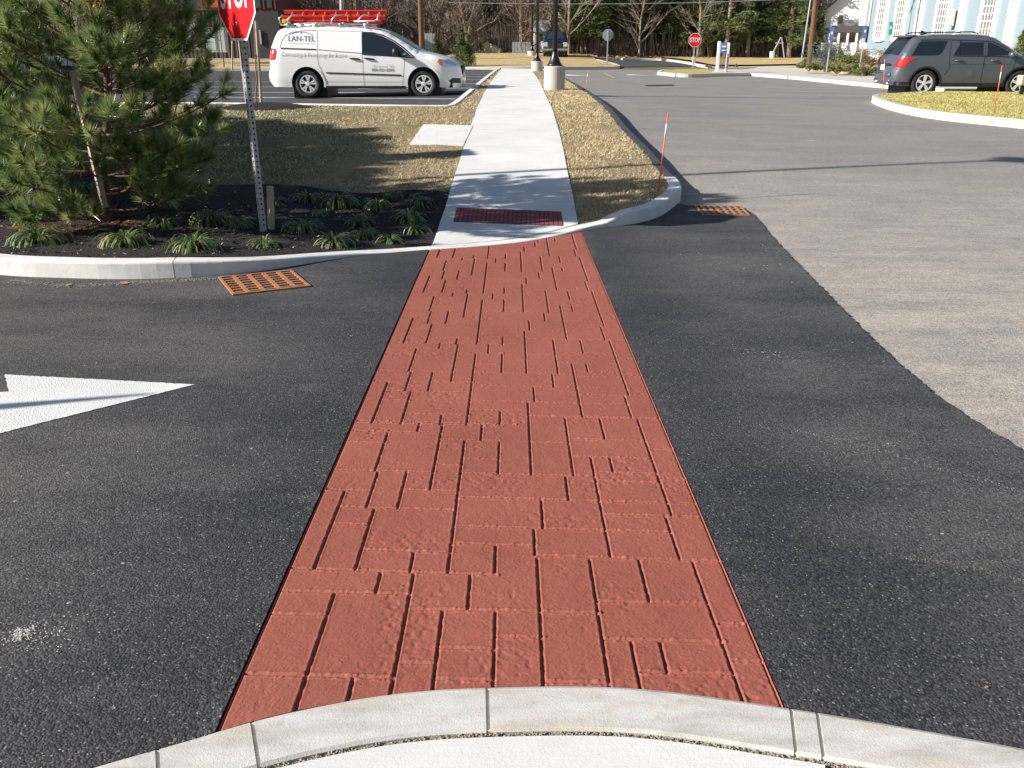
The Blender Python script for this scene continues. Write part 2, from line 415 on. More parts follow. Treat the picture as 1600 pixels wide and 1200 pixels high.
def offset_line(pts, d):
    """offset a plan line to its right by d"""
    P = np.array(pts); T = np.gradient(P, axis=0); T /= np.linalg.norm(T, axis=1)[:, None]+1e-9
    N = np.stack([T[:, 1], -T[:, 0]], 1)
    dd = d if np.ndim(d) == 0 else np.asarray(d)[:, None]
    return [tuple(p) for p in P+N*dd]
def kerb(name, back, width, H, top, joints=2.2, mat='kerb_stone', depth=.35, seed=1):
    """swept kerb stones; back edge line, street on its right-hand side"""
    L = resample(smooth_line(back, 6), .06 if isinstance(joints, list) else .12, False); P = np.array(L)
    if len(P) > 14:
        for _ in range(10): P[1:-1] = .5*P[1:-1]+.25*(P[:-2]+P[2:])
        L = [tuple(q) for q in P]
    Oo = np.array(offset_line(L, width)); rng = random.Random(seed)
    seg = np.concatenate([[0], np.cumsum(np.linalg.norm(np.diff(P, axis=0), axis=1))])
    mb = MB(); i = 0; n = len(L); bv = .018
    nxt = 0 if isinstance(joints, list) else joints*rng.uniform(.4, 1)
    start = 0
    stones = []
    while start < n-1:
        e = start+1
        while e < n-1 and (seg[e]-seg[start] < nxt if not isinstance(joints, list) else not any(min(P[e-1][0], P[e][0]) <= jx < max(P[e-1][0], P[e][0]) for jx in joints)): e += 1
        stones.append((start, e)); start = e; nxt = 0 if isinstance(joints, list) else joints*rng.uniform(.85, 1.15)
    for a, b in stones:
        vs = []; fs = []; m = b-a+1
        for k in range(a, b+1):
            p, q = P[k].copy(), Oo[k].copy()
            tdir = P[min(k+1, n-1)]-P[max(k-1, 0)]; tdir = tdir/(np.linalg.norm(tdir)+1e-9)
            if k == a: p = p+tdir*.005; q = q+tdir*.005
            if k == b: p = p-tdir*.005; q = q-tdir*.005
            zt = float(H((p[0]+q[0])/2, (p[1]+q[1])/2)) + (top((p[0]+q[0])/2, (p[1]+q[1])/2) if callable(top) else top)
            w_ = (q-p)/np.linalg.norm(q-p)
            r1 = q-w_*bv; p1 = p+w_*.008
            vs += [(p[0], p[1], zt-depth), (p[0], p[1], zt-.008), (p1[0], p1[1], zt), (r1[0], r1[1], zt), ((q-w_*.005)[0], (q-w_*.005)[1], zt-.006), (q[0], q[1], zt-bv), (q[0], q[1], zt-depth)]
        for k in range(m-1):
            for j in range(6): fs.append((k*7+j, k*7+j+1, (k+1)*7+j+1, (k+1)*7+j))
        fs.append(tuple(range(6, -1, -1))); fs.append(tuple((m-1)*7+j for j in range(7)))
        mb.add(vs, fs)
    o = mb.build(name, mat); tag(o, kind='structure')
    # mortar in the joints
    mj = MB()
    for a, b in stones[:-1]:
        p, q = P[b], Oo[b]; w_ = (q-p)/np.linalg.norm(q-p); tdir = np.array([-w_[1], w_[0]])
        zt = float(H((p[0]+q[0])/2, (p[1]+q[1])/2)) + (top((p[0]+q[0])/2, (p[1]+q[1])/2) if callable(top) else top) - .006
        c = [p+w_*.004-tdir*.005, q-w_*.008-tdir*.005, q-w_*.008+tdir*.005, p+w_*.004+tdir*.005]
        mj.add([(v[0], v[1], zt-.3) for v in c]+[(v[0], v[1], zt) for v in c], [(4, 5, 6, 7), (0, 1, 5, 4), (1, 2, 6, 5), (2, 3, 7, 6), (3, 0, 4, 7)])
    if mj.v: mj.build('kerb_joint', 'mortar', o)
    return [tuple(p) for p in P], [tuple(q) for q in Oo], o
def text_mesh(name, body, size, fn, mat, parent, bold=0, sx=1, shear=0, align='CENTER', depth=0):
    cu = bpy.data.curves.new(name, 'FONT'); cu.body = body; cu.size = size; cu.offset = bold; cu.shear = shear; cu.align_x = align; cu.align_y = 'CENTER'; cu.resolution_u = 3
    o = bpy.data.objects.new(name, cu); COL.objects.link(o)
    dg = bpy.context.evaluated_depsgraph_get(); me = bpy.data.meshes.new_from_object(o.evaluated_get(dg))
    V = [fn(v.co.x*sx, v.co.y) for v in me.vertices]; F = [tuple(p.vertices) for p in me.polygons]
    bpy.data.objects.remove(o); bpy.data.curves.remove(cu); bpy.data.meshes.remove(me)
    return link(name, V, F, mat, parent)
# ------------------------------------------------------------------ terrain and road surfaces
gx = np.concatenate([np.linspace(-400, -60, 12), np.linspace(-55, 55, 60), np.linspace(60, 400, 12)])
gy = np.concatenate([np.linspace(-60, -6, 5), np.linspace(-4, 30, 50), np.linspace(31, 80, 50), np.linspace(90, 700, 14)])
GX, GY = np.meshgrid(gx, gy); GZ = Rh(GX, GY) - .06*(1-ss(48, 53, GY)) - .004
nx, ny = len(gx), len(gy); I = np.arange(nx*ny).reshape(ny, nx)
F = np.stack([I[:-1, :-1], I[:-1, 1:], I[1:, 1:], I[1:, :-1]], -1).reshape(-1, 4)
tag(link_np('ground', np.stack([GX.ravel(), GY.ravel(), GZ.ravel()], 1), F, 'far_ground', smooth=True), kind='structure')
gx = np.linspace(-45, 60, 110); gy = np.concatenate([np.linspace(-8, 28, 73), np.linspace(28.6, 52.3, 34)])
GX, GY = np.meshgrid(gx, gy); GZ = Rh(GX, GY)-.012
nx, ny = len(gx), len(gy); I = np.arange(nx*ny).reshape(ny, nx)
F = np.stack([I[:-1, :-1], I[:-1, 1:], I[1:, 1:], I[1:, :-1]], -1).reshape(-1, 4)
tag(link_np('street', np.stack([GX.ravel(), GY.ravel(), GZ.ravel()], 1), F, 'old_asphalt', smooth=True), kind='structure')

# island kerb beyond the crosswalk (back edge, left to right, then up the street)
KB = [(-420, 330), (-200, 366), (0, 398), (100, 402), (200, 405), (350, 404), (450, 398), (550, 391), (673, 385), (735, 381), (800, 374), (860, 363), (903, 350),
      (950, 338), (1000, 322), (1030, 306), (1044, 294), (1045, 286), (1038, 277), (1022, 260), (1000, 232), (966, 197), (929, 155), (905, 139), (889, 128), (862, 114), (846, 107.5)]
kb = ats(KB, Uh)
KP, KO, _ = kerb('kerb', kb[:19], .15, Uh, .006, joints=2.4, seed=4)
KP2, KO2, _ = kerb('asphalt_berm', kb[18:26], .15, Uh, -.004, joints=400, seed=5, mat='lot_asphalt')
KP3, KO3, _ = kerb('kerb', kb[25:], .12, Uh, .0, joints=3, seed=5, mat='pale_concrete')
KP = KP+KP2[1:]+KP3[1:]; KO = KO+KO2[1:]+KO3[1:]
# kerb at the camera's feet (back edge left to right; street lies beyond, so sweep reversed)
NF = [(-60, 1290), (60, 1232), (154, 1198), (290, 1160), (345, 1143), (420, 1122), (540, 1097), (660, 1081), (780, 1076), (900, 1074), (1000, 1078), (1100, 1089), (1225, 1107), (1300, 1118), (1400, 1135), (1500, 1153), (1600, 1171), (1760, 1205)]
nf = ats(NF); nback = offset_line(smooth_line(nf, 6), .168)
nb_ = nback[::-1]
NP, NO, _ = kerb("kerb", nb_[::6]+[nb_[-1]], .168, Rh, .012, joints=[at(x, y)[0] for x, y in ((286, 1180), (425, 1150), (781, 1105), (1228, 1140), (1268, 1140))], seed=9, mat='near_kerb_stone')
nf_s = NO[::-1]    # street-side edge, left to right

# crosswalk edges
cl0, cl1 = at(340, 1143), at(670, 392); cr0, cr1 = at(1225, 1108), at(911, 368)
def xl(y): return cl0[0]+(cl1[0]-cl0[0])*(y-cl0[1])/(cl1[1]-cl0[1])
def xr(y): return cr0[0]+(cr1[0]-cr0[0])*(y-cr0[1])/(cr1[1]-cr0[1])
def line_y(line, x):
    A = np.array(line); o = np.argsort(A[:, 0]); return np.interp(x, A[o, 0], A[o, 1])
far_front = [p for p in KO if p[0] < 1.2 and p[1] < 12]
def y_near(x): return line_y(nf_s, x)
def y_far(x): return line_y(far_front, x)

# stamped pattern: one template traced in the photograph's plan, then repeated along the walk
Z3 = lambda p: (440+p[0]/4.444, 640+p[1]/4.444)
Z4 = lambda p: (780+p[0]/4.2105, 640+p[1]/4.2105)
S3 = [((955,95),(945,160)),((1112,100),(1108,165)),((1110,165),(1055,440)),((1055,440),(1035,560)),((740,160),(715,232)),((715,232),(650,430)),((670,435),(630,563)),((625,570),(592,683)),
 ((870,433),(810,688)),((435,570),(230,1115)),((647,690),(612,800)),((608,800),(515,1120)),((1265,222),(1245,400)),((1245,400),(1236,560)),((1236,560),(1205,700)),((1205,700),(1190,930)),((1190,930),(1170,1000)),((1170,1000),(1155,1138)),
 ((1390,105),(1388,215)),((1507,230),(1505,450)),((915,995),(897,1135)),((1490,940),(1488,1140)),
 ((530,82),(850,88)),((850,88),(1110,98)),((1110,98),(1620,102)),((495,150),(950,160)),((950,160),(1110,165)),((458,225),(720,232)),((370,425),(650,432)),((650,432),(1055,440)),((318,558),(630,565)),((850,558),(1225,570)),
 ((405,683),(640,690)),((640,690),(1195,695)),((362,798),(610,800)),((570,985),(920,992)),((920,992),(1170,1000)),((72,1106),(230,1115)),((230,1115),(900,1133)),((900,1133),(1155,1140)),((1155,1140),(1490,1146)),
 ((1110,208),(1265,217)),((1265,217),(1510,215)),((1085,385),(1240,398)),((1243,440),(1510,445)),((1510,445),(1620,448)),((1220,605),(1620,616)),((1205,805),(1620,820)),((1190,930),(1620,941)),((1260,348),(1505,350))]
S4 = [((430,50),(455,222)),((455,222),(495,440)),((657,58),(697,198)),((905,66),(950,205)),((950,205),(1060,470)),((1060,470),(1155,702)),((597,320),(622,430)),((622,430),(700,795)),((700,795),(745,970)),((728,322),(752,418)),
 ((435,445),(460,600)),((275,592),(292,787)),((235,788),(248,962)),((1090,702),(1130,812)),((1130,812),(1195,988)),
 ((200,40),(430,48)),((430,48),(1060,66)),((450,198),(955,206)),((205,218),(452,226)),((480,313),(1000,325)),((0,430),(210,434)),((210,434),(500,438)),((500,438),(622,438)),((620,412),(1040,427)),((632,470),(1062,486)),
 ((0,582),(440,598)),((440,598),(655,606)),((655,606),(1110,622)),((690,690),(1110,702)),((1110,702),(1300,706)),((705,795),(1130,812)),((0,776),(290,786)),((290,786),(700,798)),((0,890),(240,900)),
 ((248,962),(745,970)),((745,970),(1195,989)),((1195,989),(1435,994)),((1000,266),(1140,272)),((1070,455),(1215,470)),((1150,620),(1285,628))]
segs = [(at(*Z3(a)), at(*Z3(b))) for a, b in S3] + [(at(*Z4(a)), at(*Z4(b))) for a, b in S4]
segs.append((at(823, 630), at(830, 743)))
def snap(segs):
    al = [s for s in segs if abs(s[1][1]-s[0][1]) > abs(s[1][0]-s[0][0])]; tr_ = [s for s in segs if s not in al]
    def cl(vals, tol):
        o = sorted(range(len(vals)), key=lambda i: vals[i]); out = [0]*len(vals); grp = [o[0]]
        for i in o[1:]+[None]:
            if i is not None and vals[i]-vals[grp[-1]] < tol and vals[i]-vals[grp[0]] < .022: grp.append(i); continue
            m_ = sum(vals[j] for j in grp)/len(grp)
            for j in grp: out[j] = m_
            grp = [i]
        return out
    xs = cl([(s[0][0]+s[1][0])/2 for s in al], .009); A_ = [((x, s[0][1]), (x, s[1][1])) for x, s in zip(xs, al)]
    sl_ = sorted((s[1][1]-s[0][1])/(s[1][0]-s[0][0]) for s in tr_)[len(tr_)//2]
    ys = cl([(s[0][1]+s[1][1])/2-sl_*(s[0][0]+s[1][0])/2 for s in tr_], .009)
    return A_+[((s[0][0], y+sl_*s[0][0]), (s[1][0], y+sl_*s[1][0])) for y, s in zip(ys, tr_)]
segs = snap(segs)
Za = lambda p: (320+p[0]/3.3333, 880+p[1]/3.3333)
Zb = lambda p: (760+p[0]/3.3333, 880+p[1]/3.3333)
SA = [((915,55),(893,155)),((1090,60),(1070,160)),((1068,160),(985,600)),((985,600),(970,695)),((1383,65),(1372,243)),((672,160),(637,268)),((634,270),(525,595)),((1240,248),(1205,525)),((1203,525),(1188,690)),((543,600),(470,800)),((775,604),(742,740)),
 ((400,150),(880,157)),((880,157),(1070,160)),((350,265),(640,270)),((212,590),(530,595)),((530,595),(982,600)),((1068,240),(1370,243)),((1370,243),(1600,255)),((1015,521),(1205,525)),((1225,443),(1506,452)),((1205,605),(1506,612))]
SB = [((262,-20),(275,255)),((275,255),(290,390)),((290,390),(305,660)),((538,-15),(577,205)),((577,205),(581,262)),((581,262),(606,402)),((606,402),(637,660)),((787,-15),(852,206)),((1066,-15),(1155,212)),((1155,212),(1228,415)),((1228,415),(1335,730)),
 ((757,412),(801,665)),((908,415),(947,575)),((45,253),(42,450)),((42,450),(42,660)),((0,250),(278,258)),((278,258),(581,265)),((48,385),(290,392)),((577,200),(852,206)),((852,206),(1155,212)),((606,400),(1228,415)),((808,570),(1280,582)),((1215,318),(1335,326)),((305,612),(633,622)),((1285,512),(1440,520))]
near_segs = snap([(at(*Za(a)), at(*Za(b))) for a, b in SA]+[(at(*Zb(a)), at(*Zb(b))) for a, b in SB])
pa, pb = at(1063.8, 873.9), at(983, 654); P_ALONG = pb[1]-pa[1]
def make_crosswalk():
    ys = [cl0[1]-.35]
    while ys[-1] < 9.4: ys.append(ys[-1]+max(.0045, .0034*ys[-1]*.55))
    nu = 400; u = np.linspace(0, 1, nu)
    vv = np.linspace(0, 1, 1150)
    # rows denser towards the camera
    t_ = (np.power(2.6, vv)-1)/1.6
    Uu, T = np.meshgrid(u, t_)
    xa = xl(1.9)+(xr(1.9)-xl(1.9))*Uu; yn = y_near(xa)+.001; xb = xl(8.3)+(xr(8.3)-xl(8.3))*Uu; yf = y_far(xb)-.001
    Y = yn+(yf-yn)*T; X = xl(Y)+.002+(xr(Y)-xl(Y)-.004)*Uu
    def vn_(s, sd_):
        r = np.random.RandomState(sd_); g = r.uniform(-1, 1, (128, 128)); fx = (X*s+300) % 127; fy = (Y*s*.6) % 127
        ix, iy = fx.astype(int), fy.astype(int); tx, ty = fx-ix, fy-iy
        return (g[iy, ix]*(1-tx)+g[iy, ix+1]*tx)*(1-ty)+(g[iy+1, ix]*(1-tx)+g[iy+1, ix+1]*tx)*ty
    D = np.full(X.shape, 1.0); tr = np.full(X.shape, 1.0)
    for k in range(-1, 6):
        for (a, b) in (segs if k >= 0 else near_segs):
            a = np.array(a)+[0, max(k, 0)*P_ALONG]; b = np.array(b)+[0, max(k, 0)*P_ALONG]
            if max(a[1], b[1]) < 1.4 or min(a[1], b[1]) > 9: continue
            m = (Y > min(a[1], b[1])-.06) & (Y < max(a[1], b[1])+.06) & (X > min(a[0], b[0])-.06) & (X < max(a[0], b[0])+.06)
            if not m.any(): continue
            px, py = X[m]+0, Y[m]; d = b-a; L2 = d@d
            tt = np.clip(((px-a[0])*d[0]+(py-a[1])*d[1])/L2, 0, 1)
            wob = .0006*np.sin(px*71+py*53)+.0006*np.sin(py*131-px*97)
            dist = np.hypot(px-a[0]-tt*d[0], py-a[1]-tt*d[1]) + wob
            along = abs(d[1]) > abs(d[0])
            if along: D[m] = np.minimum(D[m], dist)
            else: tr[m] = np.minimum(tr[m], dist)
    Z = Rh(X, Y)+.003
    wf = np.maximum(1, Y/5.0); g1 = -.0085*(1-ss(.0028, .0062, D/wf)); lip1 = .0013*np.exp(-((D-.008)/.004)**2)
    g2 = -.0065*(1-ss(.0022, .006, tr/wf))/wf; rag = .45+1.5*np.clip(vn_(150, 31)+.5*vn_(61, 32), 0, 1); lip2 = .0034*rag/wf**1.3*np.exp(-((tr-.0085)/.0045)**2)
    Z = Z+np.minimum(g1, g2)+np.maximum(lip1, lip2)
    ed = np.minimum(X-xl(Y), xr(Y)-X)
    Z += -.007*ss(.002, .004, ed)*(1-ss(.006, .010, ed)) + .003*(1-ss(.002, .005, ed))*(X > 0)
    rng = np.random.RandomState(3)
    Z += rng.normal(0, .00045, Z.shape)
    # gentle unevenness plus rough ravelled patches
    def vn(s, sd_):
        r = np.random.RandomState(sd_); g = r.uniform(-1, 1, (64, 64)); fx = (X*s+13) % 63; fy = (Y*s) % 63
        ix, iy = fx.astype(int), fy.astype(int); tx, ty = fx-ix, fy-iy; tx = tx*tx*(3-2*tx); ty = ty*ty*(3-2*ty)
        return (g[iy, ix]*(1-tx)+g[iy, ix+1]*tx)*(1-ty)+(g[iy+1, ix]*(1-tx)+g[iy+1, ix+1]*tx)*ty
    Z += .0016*vn(3, 1)+.0005*vn(22, 2)
    rp = ss(.25, .7, vn(6, 5)) + .9*ss(.25, .02, Y-y_near(X))*ss(-.2, .5, X)
    rp = np.clip(rp, 0, 1); pits = np.clip(vn(48, 7)-.35, 0, 1)*np.clip(vn(30, 8)+.4, 0, 1)
    Z -= .0045*rp*pits + .003*rp*np.clip(vn(62, 9), 0, 1) + .0018*np.clip(vn(41, 12)-.45, 0, 1)
    h, w_ = X.shape; I = np.arange(h*w_).reshape(h, w_)
    F = np.stack([I[:-1, :-1], I[:-1, 1:], I[1:, 1:], I[1:, :-1]], -1).reshape(-1, 4)
    o = link_np('crosswalk', np.stack([X.ravel(), Y.ravel(), Z.ravel()], 1), F, 'stamped_red', smooth=True)
    tag(o, kind='structure')
make_crosswalk()

# new dark asphalt either side of it
eL = [(xl(y)-.006, y) for y in np.linspace(float(y_near(xl(1.9)))+.0, float(y_far(xl(8.3))), 24)]
eR = [(xr(y)+.004, y) for y in np.linspace(float(y_near(xr(1.9)))+.0, float(y_far(xr(8.3))), 24)]
farL = [p for p in KO if p[0] < xl(8.3)-.02]; farR = [p for p in KO if p[0] > xr(8.3)+.02 and p[1] < 10.6]
nearL = [p for p in nf_s if p[0] < xl(1.8)-.02]; nearR = [p for p in nf_s if p[0] > xr(1.8)+.02]
polyL = [(-26, -6)] + [(nearL[0][0], -6)] + nearL + eL + farL[::-1] + [(-26, farL[0][1]+1.0)]
tag(sheet('driveway', polyL, Rh, .004, 'new_asphalt', .3, skirt=.02), kind='structure')
rj = random.Random(5)
bd = resample(smooth_line(ats([(1085, 322), (1150, 331), (1188, 347), (1395, 560), (1600, 706), (1900, 890), (2200, 1050)]), 40), .02, False)
bd = [(x+rj.uniform(-.011, .011), y+rj.uniform(-.011, .011)) for x, y in bd]
kr = [p for p in farR if p[1] <= bd[0][1]+.1]
polyR = eR + kr + bd + [(14, 1.0), (14, -6), (nearR[-1][0], -6)] + nearR[::-1]
tag(sheet('driveway', polyR, Rh, .004, 'new_asphalt', .3, skirt=.02), kind='structure')

# near pavement behind the kerb
inner = NP[::-1]   # left to right
gap = offset_line(inner, .024)
g_poly = [p for p in inner] + [(inner[-1][0]+.4, inner[-1][1]-1.2), (inner[0][0]-.4, inner[0][1]-1.2)]
tag(sheet('bare_soil', g_poly, Rh, -.004, 'grit', .1), kind='structure')
m_ = [p for p in gap if -1.0 < p[0] < at(1290, 1200)[0]]
sw = m_ + [(m_[-1][0]-.12, m_[-1][1]-.5), (m_[-1][0]-.12, -1.5), (m_[0][0], -1.5)]
tag(sheet('sidewalk', sw, Rh, .012, 'concrete', .2, skirt=.05), kind='structure')

simple('pebble', (.26, .225, .175), .9, .5, 40)
def pebbles(name, P, H, r0, mat, label, seed, dz=0):
    r = np.random.RandomState(seed); V = []; F = []
    for (x, y) in P:
        s_ = r0*r.uniform(.4, 1.3); z = float(H(x, y))+dz+s_*.3; k = len(V); q = r.uniform(.6, 1.2, 6)*s_
        V += [(x+q[0], y, z), (x, y+q[1], z), (x-q[2], y, z), (x, y-q[3], z), (x, y, z+q[4]*.7), (x, y, z-q[5]*.6)]
        F += [(k, k+1, k+4), (k+1, k+2, k+4), (k+2, k+3, k+4), (k+3, k, k+4), (k+1, k, k+5), (k+2, k+1, k+5), (k+3, k+2, k+5), (k, k+3, k+5)]
    o = link_np(name, np.array(V), np.array(F), mat); return tag(o, label, 'gravel', kind='stuff')
_r = np.random.RandomState(6); _g = []
for _ in range(2600):
    i = _r.randint(len(inner)-1); a_ = np.array(inner[i]); b_ = np.array(gap[i]); q_ = a_+(b_-a_)*_r.uniform(.05, .95)+_r.uniform(-.03, .03, 2)*[1, .1]; _g.append(q_)
pebbles('joint_gravel', _g, lambda x, y: Rh(x, y)+.0, .0045, 'pebble', 'sandy gravel in the joint between the near kerb and the near sidewalk', 3)

# pavement beyond the kerb, in slabs with joints
SL = smooth_line(ats([(673, 387), (687, 350), (700, 310), (720, 245), (745, 170), (766, 130), (783, 107.6)], Uh), 8)
SR = smooth_line(ats([(903, 350), (896, 312), (887, 270), (876, 216), (864, 174), (850, 143), (841, 124), (829, 107.6)], Uh), 8)
def sx_l(y): return line_y([(p[1], p[0]) for p in SL], y)
def sx_r(y): return line_y([(p[1], p[0]) for p in SR], y)
back_edge = [p for p in KP if -2 < p[0] < 1.4 and p[1] < 11]
yend = min(SL[-1][1], SR[-1][1])
cuts = [9.72, 11.3, 12.9, 14.6, 16.4, 18.2, 20.0, 21.8, 23.6, 25.4, 27.2, 29, 30.8, 32.6, 34.4, 36.2, 38, 39.8, 41.6, yend]
cuts = [c for c in cuts if c <= yend]
mbs = MB(); prev = None; gp = .006
def slab(rows):
    vs = []; fs = []; nn = 9
    for ya, yb_l in rows: pass
for ci, yc in enumerate(cuts):
    vs = []; nn = 9; rows = 8
    for r in range(rows+1):
        for c in range(nn+1):
            uu = c/nn; xx = float(sx_l(9)+(sx_r(9)-sx_l(9))*uu)
            y0 = float(line_y(back_edge, float(sx_l(8.5)+(sx_r(8.6)-sx_l(8.5))*uu)))+.012 if ci == 0 else cuts[ci-1]+gp
            y = y0+(yc-gp-y0)*r/rows
            x = float(sx_l(y)+(sx_r(y)-sx_l(y))*uu); vs.append((x, y, float(Uh(x, y))+.006))
    fs = [(r*(nn+1)+c, r*(nn+1)+c+1, (r+1)*(nn+1)+c+1, (r+1)*(nn+1)+c) for r in range(rows) for c in range(nn)]
    n0 = len(vs); ring = [c for c in range(nn+1)] + [r*(nn+1)+nn for r in range(1, rows+1)] + [rows*(nn+1)+c for c in range(nn-1, -1, -1)] + [r*(nn+1) for r in range(rows-1, 0, -1)]
    vs += [(vs[i][0], vs[i][1], vs[i][2]) for i in ring] + [(vs[i][0], vs[i][1], vs[i][2]-.09) for i in ring]
    m = len(ring); fs += [(n0+(i+1) % m, n0+i, n0+m+i, n0+m+(i+1) % m) for i in range(m)]
    mbs.add(vs, fs)
tag(mbs.build('sidewalk', 'concrete'), kind='structure')

# red brick warning strip in the pavement
tp = ats([(708, 347), (880, 353.5), (877, 331), (714, 324.5)], lambda x, y: Uh(x, y)+.006)
o = thing('tactile_paving', 'dark red paver strip set across the concrete sidewalk just beyond the kerb', 'paving strip', (tp[0][0], tp[0][1], float(Uh(*tp[0]))))
vs = []; fs = []; N = 24
tpa = np.array(tp)
for i in range(N):
    for rr in range(2):
        u0, u1 = (i+.10)/N, (i+.90)/N; v0, v1 = rr*.5+.01, rr*.5+.49
        b = len(vs); q = []
        for u, v in ((u0, v0), (u1, v0), (u1, v1), (u0, v1)):
            p = (tpa[0]*(1-u)+tpa[1]*u)*(1-v)+(tpa[3]*(1-u)+tpa[2]*u)*v; q.append(p)
        for dz in (.0, .0085): vs += [(p[0]-tp[0][0], p[1]-tp[0][1], float(Uh(*p))-float(Uh(*tp[0]))+.003+dz) for p in q]
        fs += [(b+4, b+5, b+6, b+7), (b, b+1, b+5, b+4), (b+1, b+2, b+6, b+5), (b+2, b+3, b+7, b+6), (b+3, b, b+4, b+7)]
simple('brick_dark_red', (.22, .052, .048), .8, .25, 14, bump=.003); simple('brick_joint', (.075, .035, .03), .9, .2, 20)
link('paver', vs, fs, 'brick_dark_red', o)
link('bedding', [(p[0]-tp[0][0], p[1]-tp[0][1], float(Uh(*p))-float(Uh(*tp[0]))+.0085) for p in tp], [(0, 1, 2, 3)], 'brick_joint', o)

# lawns and planting bed
lot_k = [(-420, 168), (-200, 164), (0, 161), (200, 160.5), (340, 161), (500, 163), (640, 165), (700, 165), (712, 163), (730, 149), (748, 134), (766, 118), (778, 108.5), (783, 105.5)]
lk = ats(lot_k, lambda x, y: Rh(x, y)+.15)
LP, LO, _ = kerb('kerb', lk[::-1], .14, Rh, .155, joints=3, seed=12)
bed_b = smooth_line(ats([(-420, 210), (-100, 235), (100, 262), (330, 288), (450, 290), (560, 302), (640, 297), (703, 300)], Uh), 6)
KPl = [p for p in KP if p[0] < sx_l(8.6)-.01 and p[1] < 11]
SLs = [p for p in SL]
sl_low = [p for p in SLs if p[1] < bed_b[-1][1]]; sl_up = [p for p in SLs if p[1] >= bed_b[-1][1]]
bed = KPl + [(p[0]-.004, p[1]) for p in sl_low] + bed_b[::-1]
tag(sheet('planting_bed', bed, Uh, .002, 'mulch', .14, rough=.03, seed=2, skirt=.1), kind='structure')
lawn = bed_b + [(p[0]-.004, p[1]) for p in sl_up if p[1] < 43] + [p for p in LP if True]
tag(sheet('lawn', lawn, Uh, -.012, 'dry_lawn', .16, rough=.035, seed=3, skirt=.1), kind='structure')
KPr = [p for p in KP if p[0] > .6 and (p[1] > float(line_y(back_edge, .7))-.2)]
KPr = [p for p in KPr if p[0] > float(sx_r(max(p[1], 8.9)))+.005]
lawn2 = [(p[0]+.004, p[1]) for p in SR if p[1] < KPr[-1][1]][::-1] + KPr
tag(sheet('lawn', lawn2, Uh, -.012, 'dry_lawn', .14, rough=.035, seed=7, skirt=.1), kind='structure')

# parking lot left
lotp = LO[::-1]   # left to right then up
lotpoly = [(p[0], p[1]) for p in lotp] + [(-3.0, 50.5), (-45, 50.5), (-45, lotp[0][1])]
tag(sheet('parking_lot', lotpoly, Rh, .003, 'lot_asphalt', 1.0), kind='structure')
def paint(name, poly, H=Rh, dz=.008, mat='white_paint', step=.4):
    return tag(sheet(name, poly, H, dz, mat, step), kind='structure')
def stripe(px0, px1, wd=.1, mat='white_paint', dz=.008, name='parking_line'):
    a, b = np.array(at(*px0)), np.array(at(*px1)); d = (b-a)/np.linalg.norm(b-a); nn = np.array([-d[1], d[0]])*wd/2
    return paint(name, [tuple(a-nn), tuple(b-nn), tuple(b+nn), tuple(a+nn)], dz=dz, mat=mat, step=1.5)
for a, b in (((300, 152), (712, 155)), ((300, 144), (735, 145.5)), ((560, 139), (742, 138)), ((520, 131), (748, 131)), ((600, 125), (754, 125)), ((600, 120), (760, 120)), ((600, 116), (766, 116)), ((600, 112.5), (770, 112.5)), ((300, 136), (430, 136)), ((300, 128), (425, 128))): stripe(a, b)
ra = resample(ats([(8, 587), (305, 602.5), (0, 679), (-70, 697), (-62, 672), (-500, 700), (-500, 640), (14, 614)]), .02)
ra = [(x+rj.gauss(0, .0022), y+rj.gauss(0, .0022)) for x, y in ra]
paint('road_arrow', ra, step=.25, dz=.0075, mat='road_paint')
for a, b in (((1095, 114), (1290, 114.5)), ((1100, 120.5), (1340, 121.5)), ((1130, 127.5), (1352, 130)), ((1165, 132), (1355, 134.5)), ((1195, 137), (1370, 140)), ((1235, 143), (1380, 145)), ((1280, 149), (1375, 149.5))): stripe(a, b, mat='faded_paint')
stripe((944, 115), (960, 122), .12, 'yellow_paint'); 
for a in ((898, 118), (992, 117.5)):
    c = at(*a); paint('road_arrow', [(c[0]+.75*math.cos(t)*(1 if math.cos(t) > 0 else 1), c[1]+1.0*math.sin(t)) for t in np.linspace(0, 2*math.pi, 3, endpoint=False)], step=.6)
paint('tar_patch', ats([(1008, 133.2), (1052, 132.2), (1052, 133.6), (1008, 134.4)]), mat='lot_asphalt')

# concrete pad in the lawn
pp = ats([(641, 225), (724, 228), (739, 197), (662, 195)], Uh)
o = sheet('concrete_pad', pp, Uh, .012, 'concrete', .3, skirt=.12, kind=None)
tag(o, 'flat square concrete pad in the dry lawn beside the sidewalk', 'concrete pad')

# island lawn on the right with its kerb
ik = ats([(1800, 208), (1600, 187), (1500, 178), (1440, 170), (1400, 161), (1378, 154), (1372, 150.5), (1376, 148), (1400, 146.5), (1500, 143.5), (1800, 139)], lambda x, y: Rh(x, y)+.14)
ikr = ik[::-1]
IP, IO, _ = kerb('kerb', [(p[0], p[1]) for p in ik[::-1]][::-1][::-1], -.15 if False else .15, Rh, .15, joints=2.6, seed=21, mat='pale_concrete')
tag(sheet('lawn', IP, Rh, .135, 'yellow_green_lawn', .35, rough=.03, seed=8, skirt=.1), kind='structure')

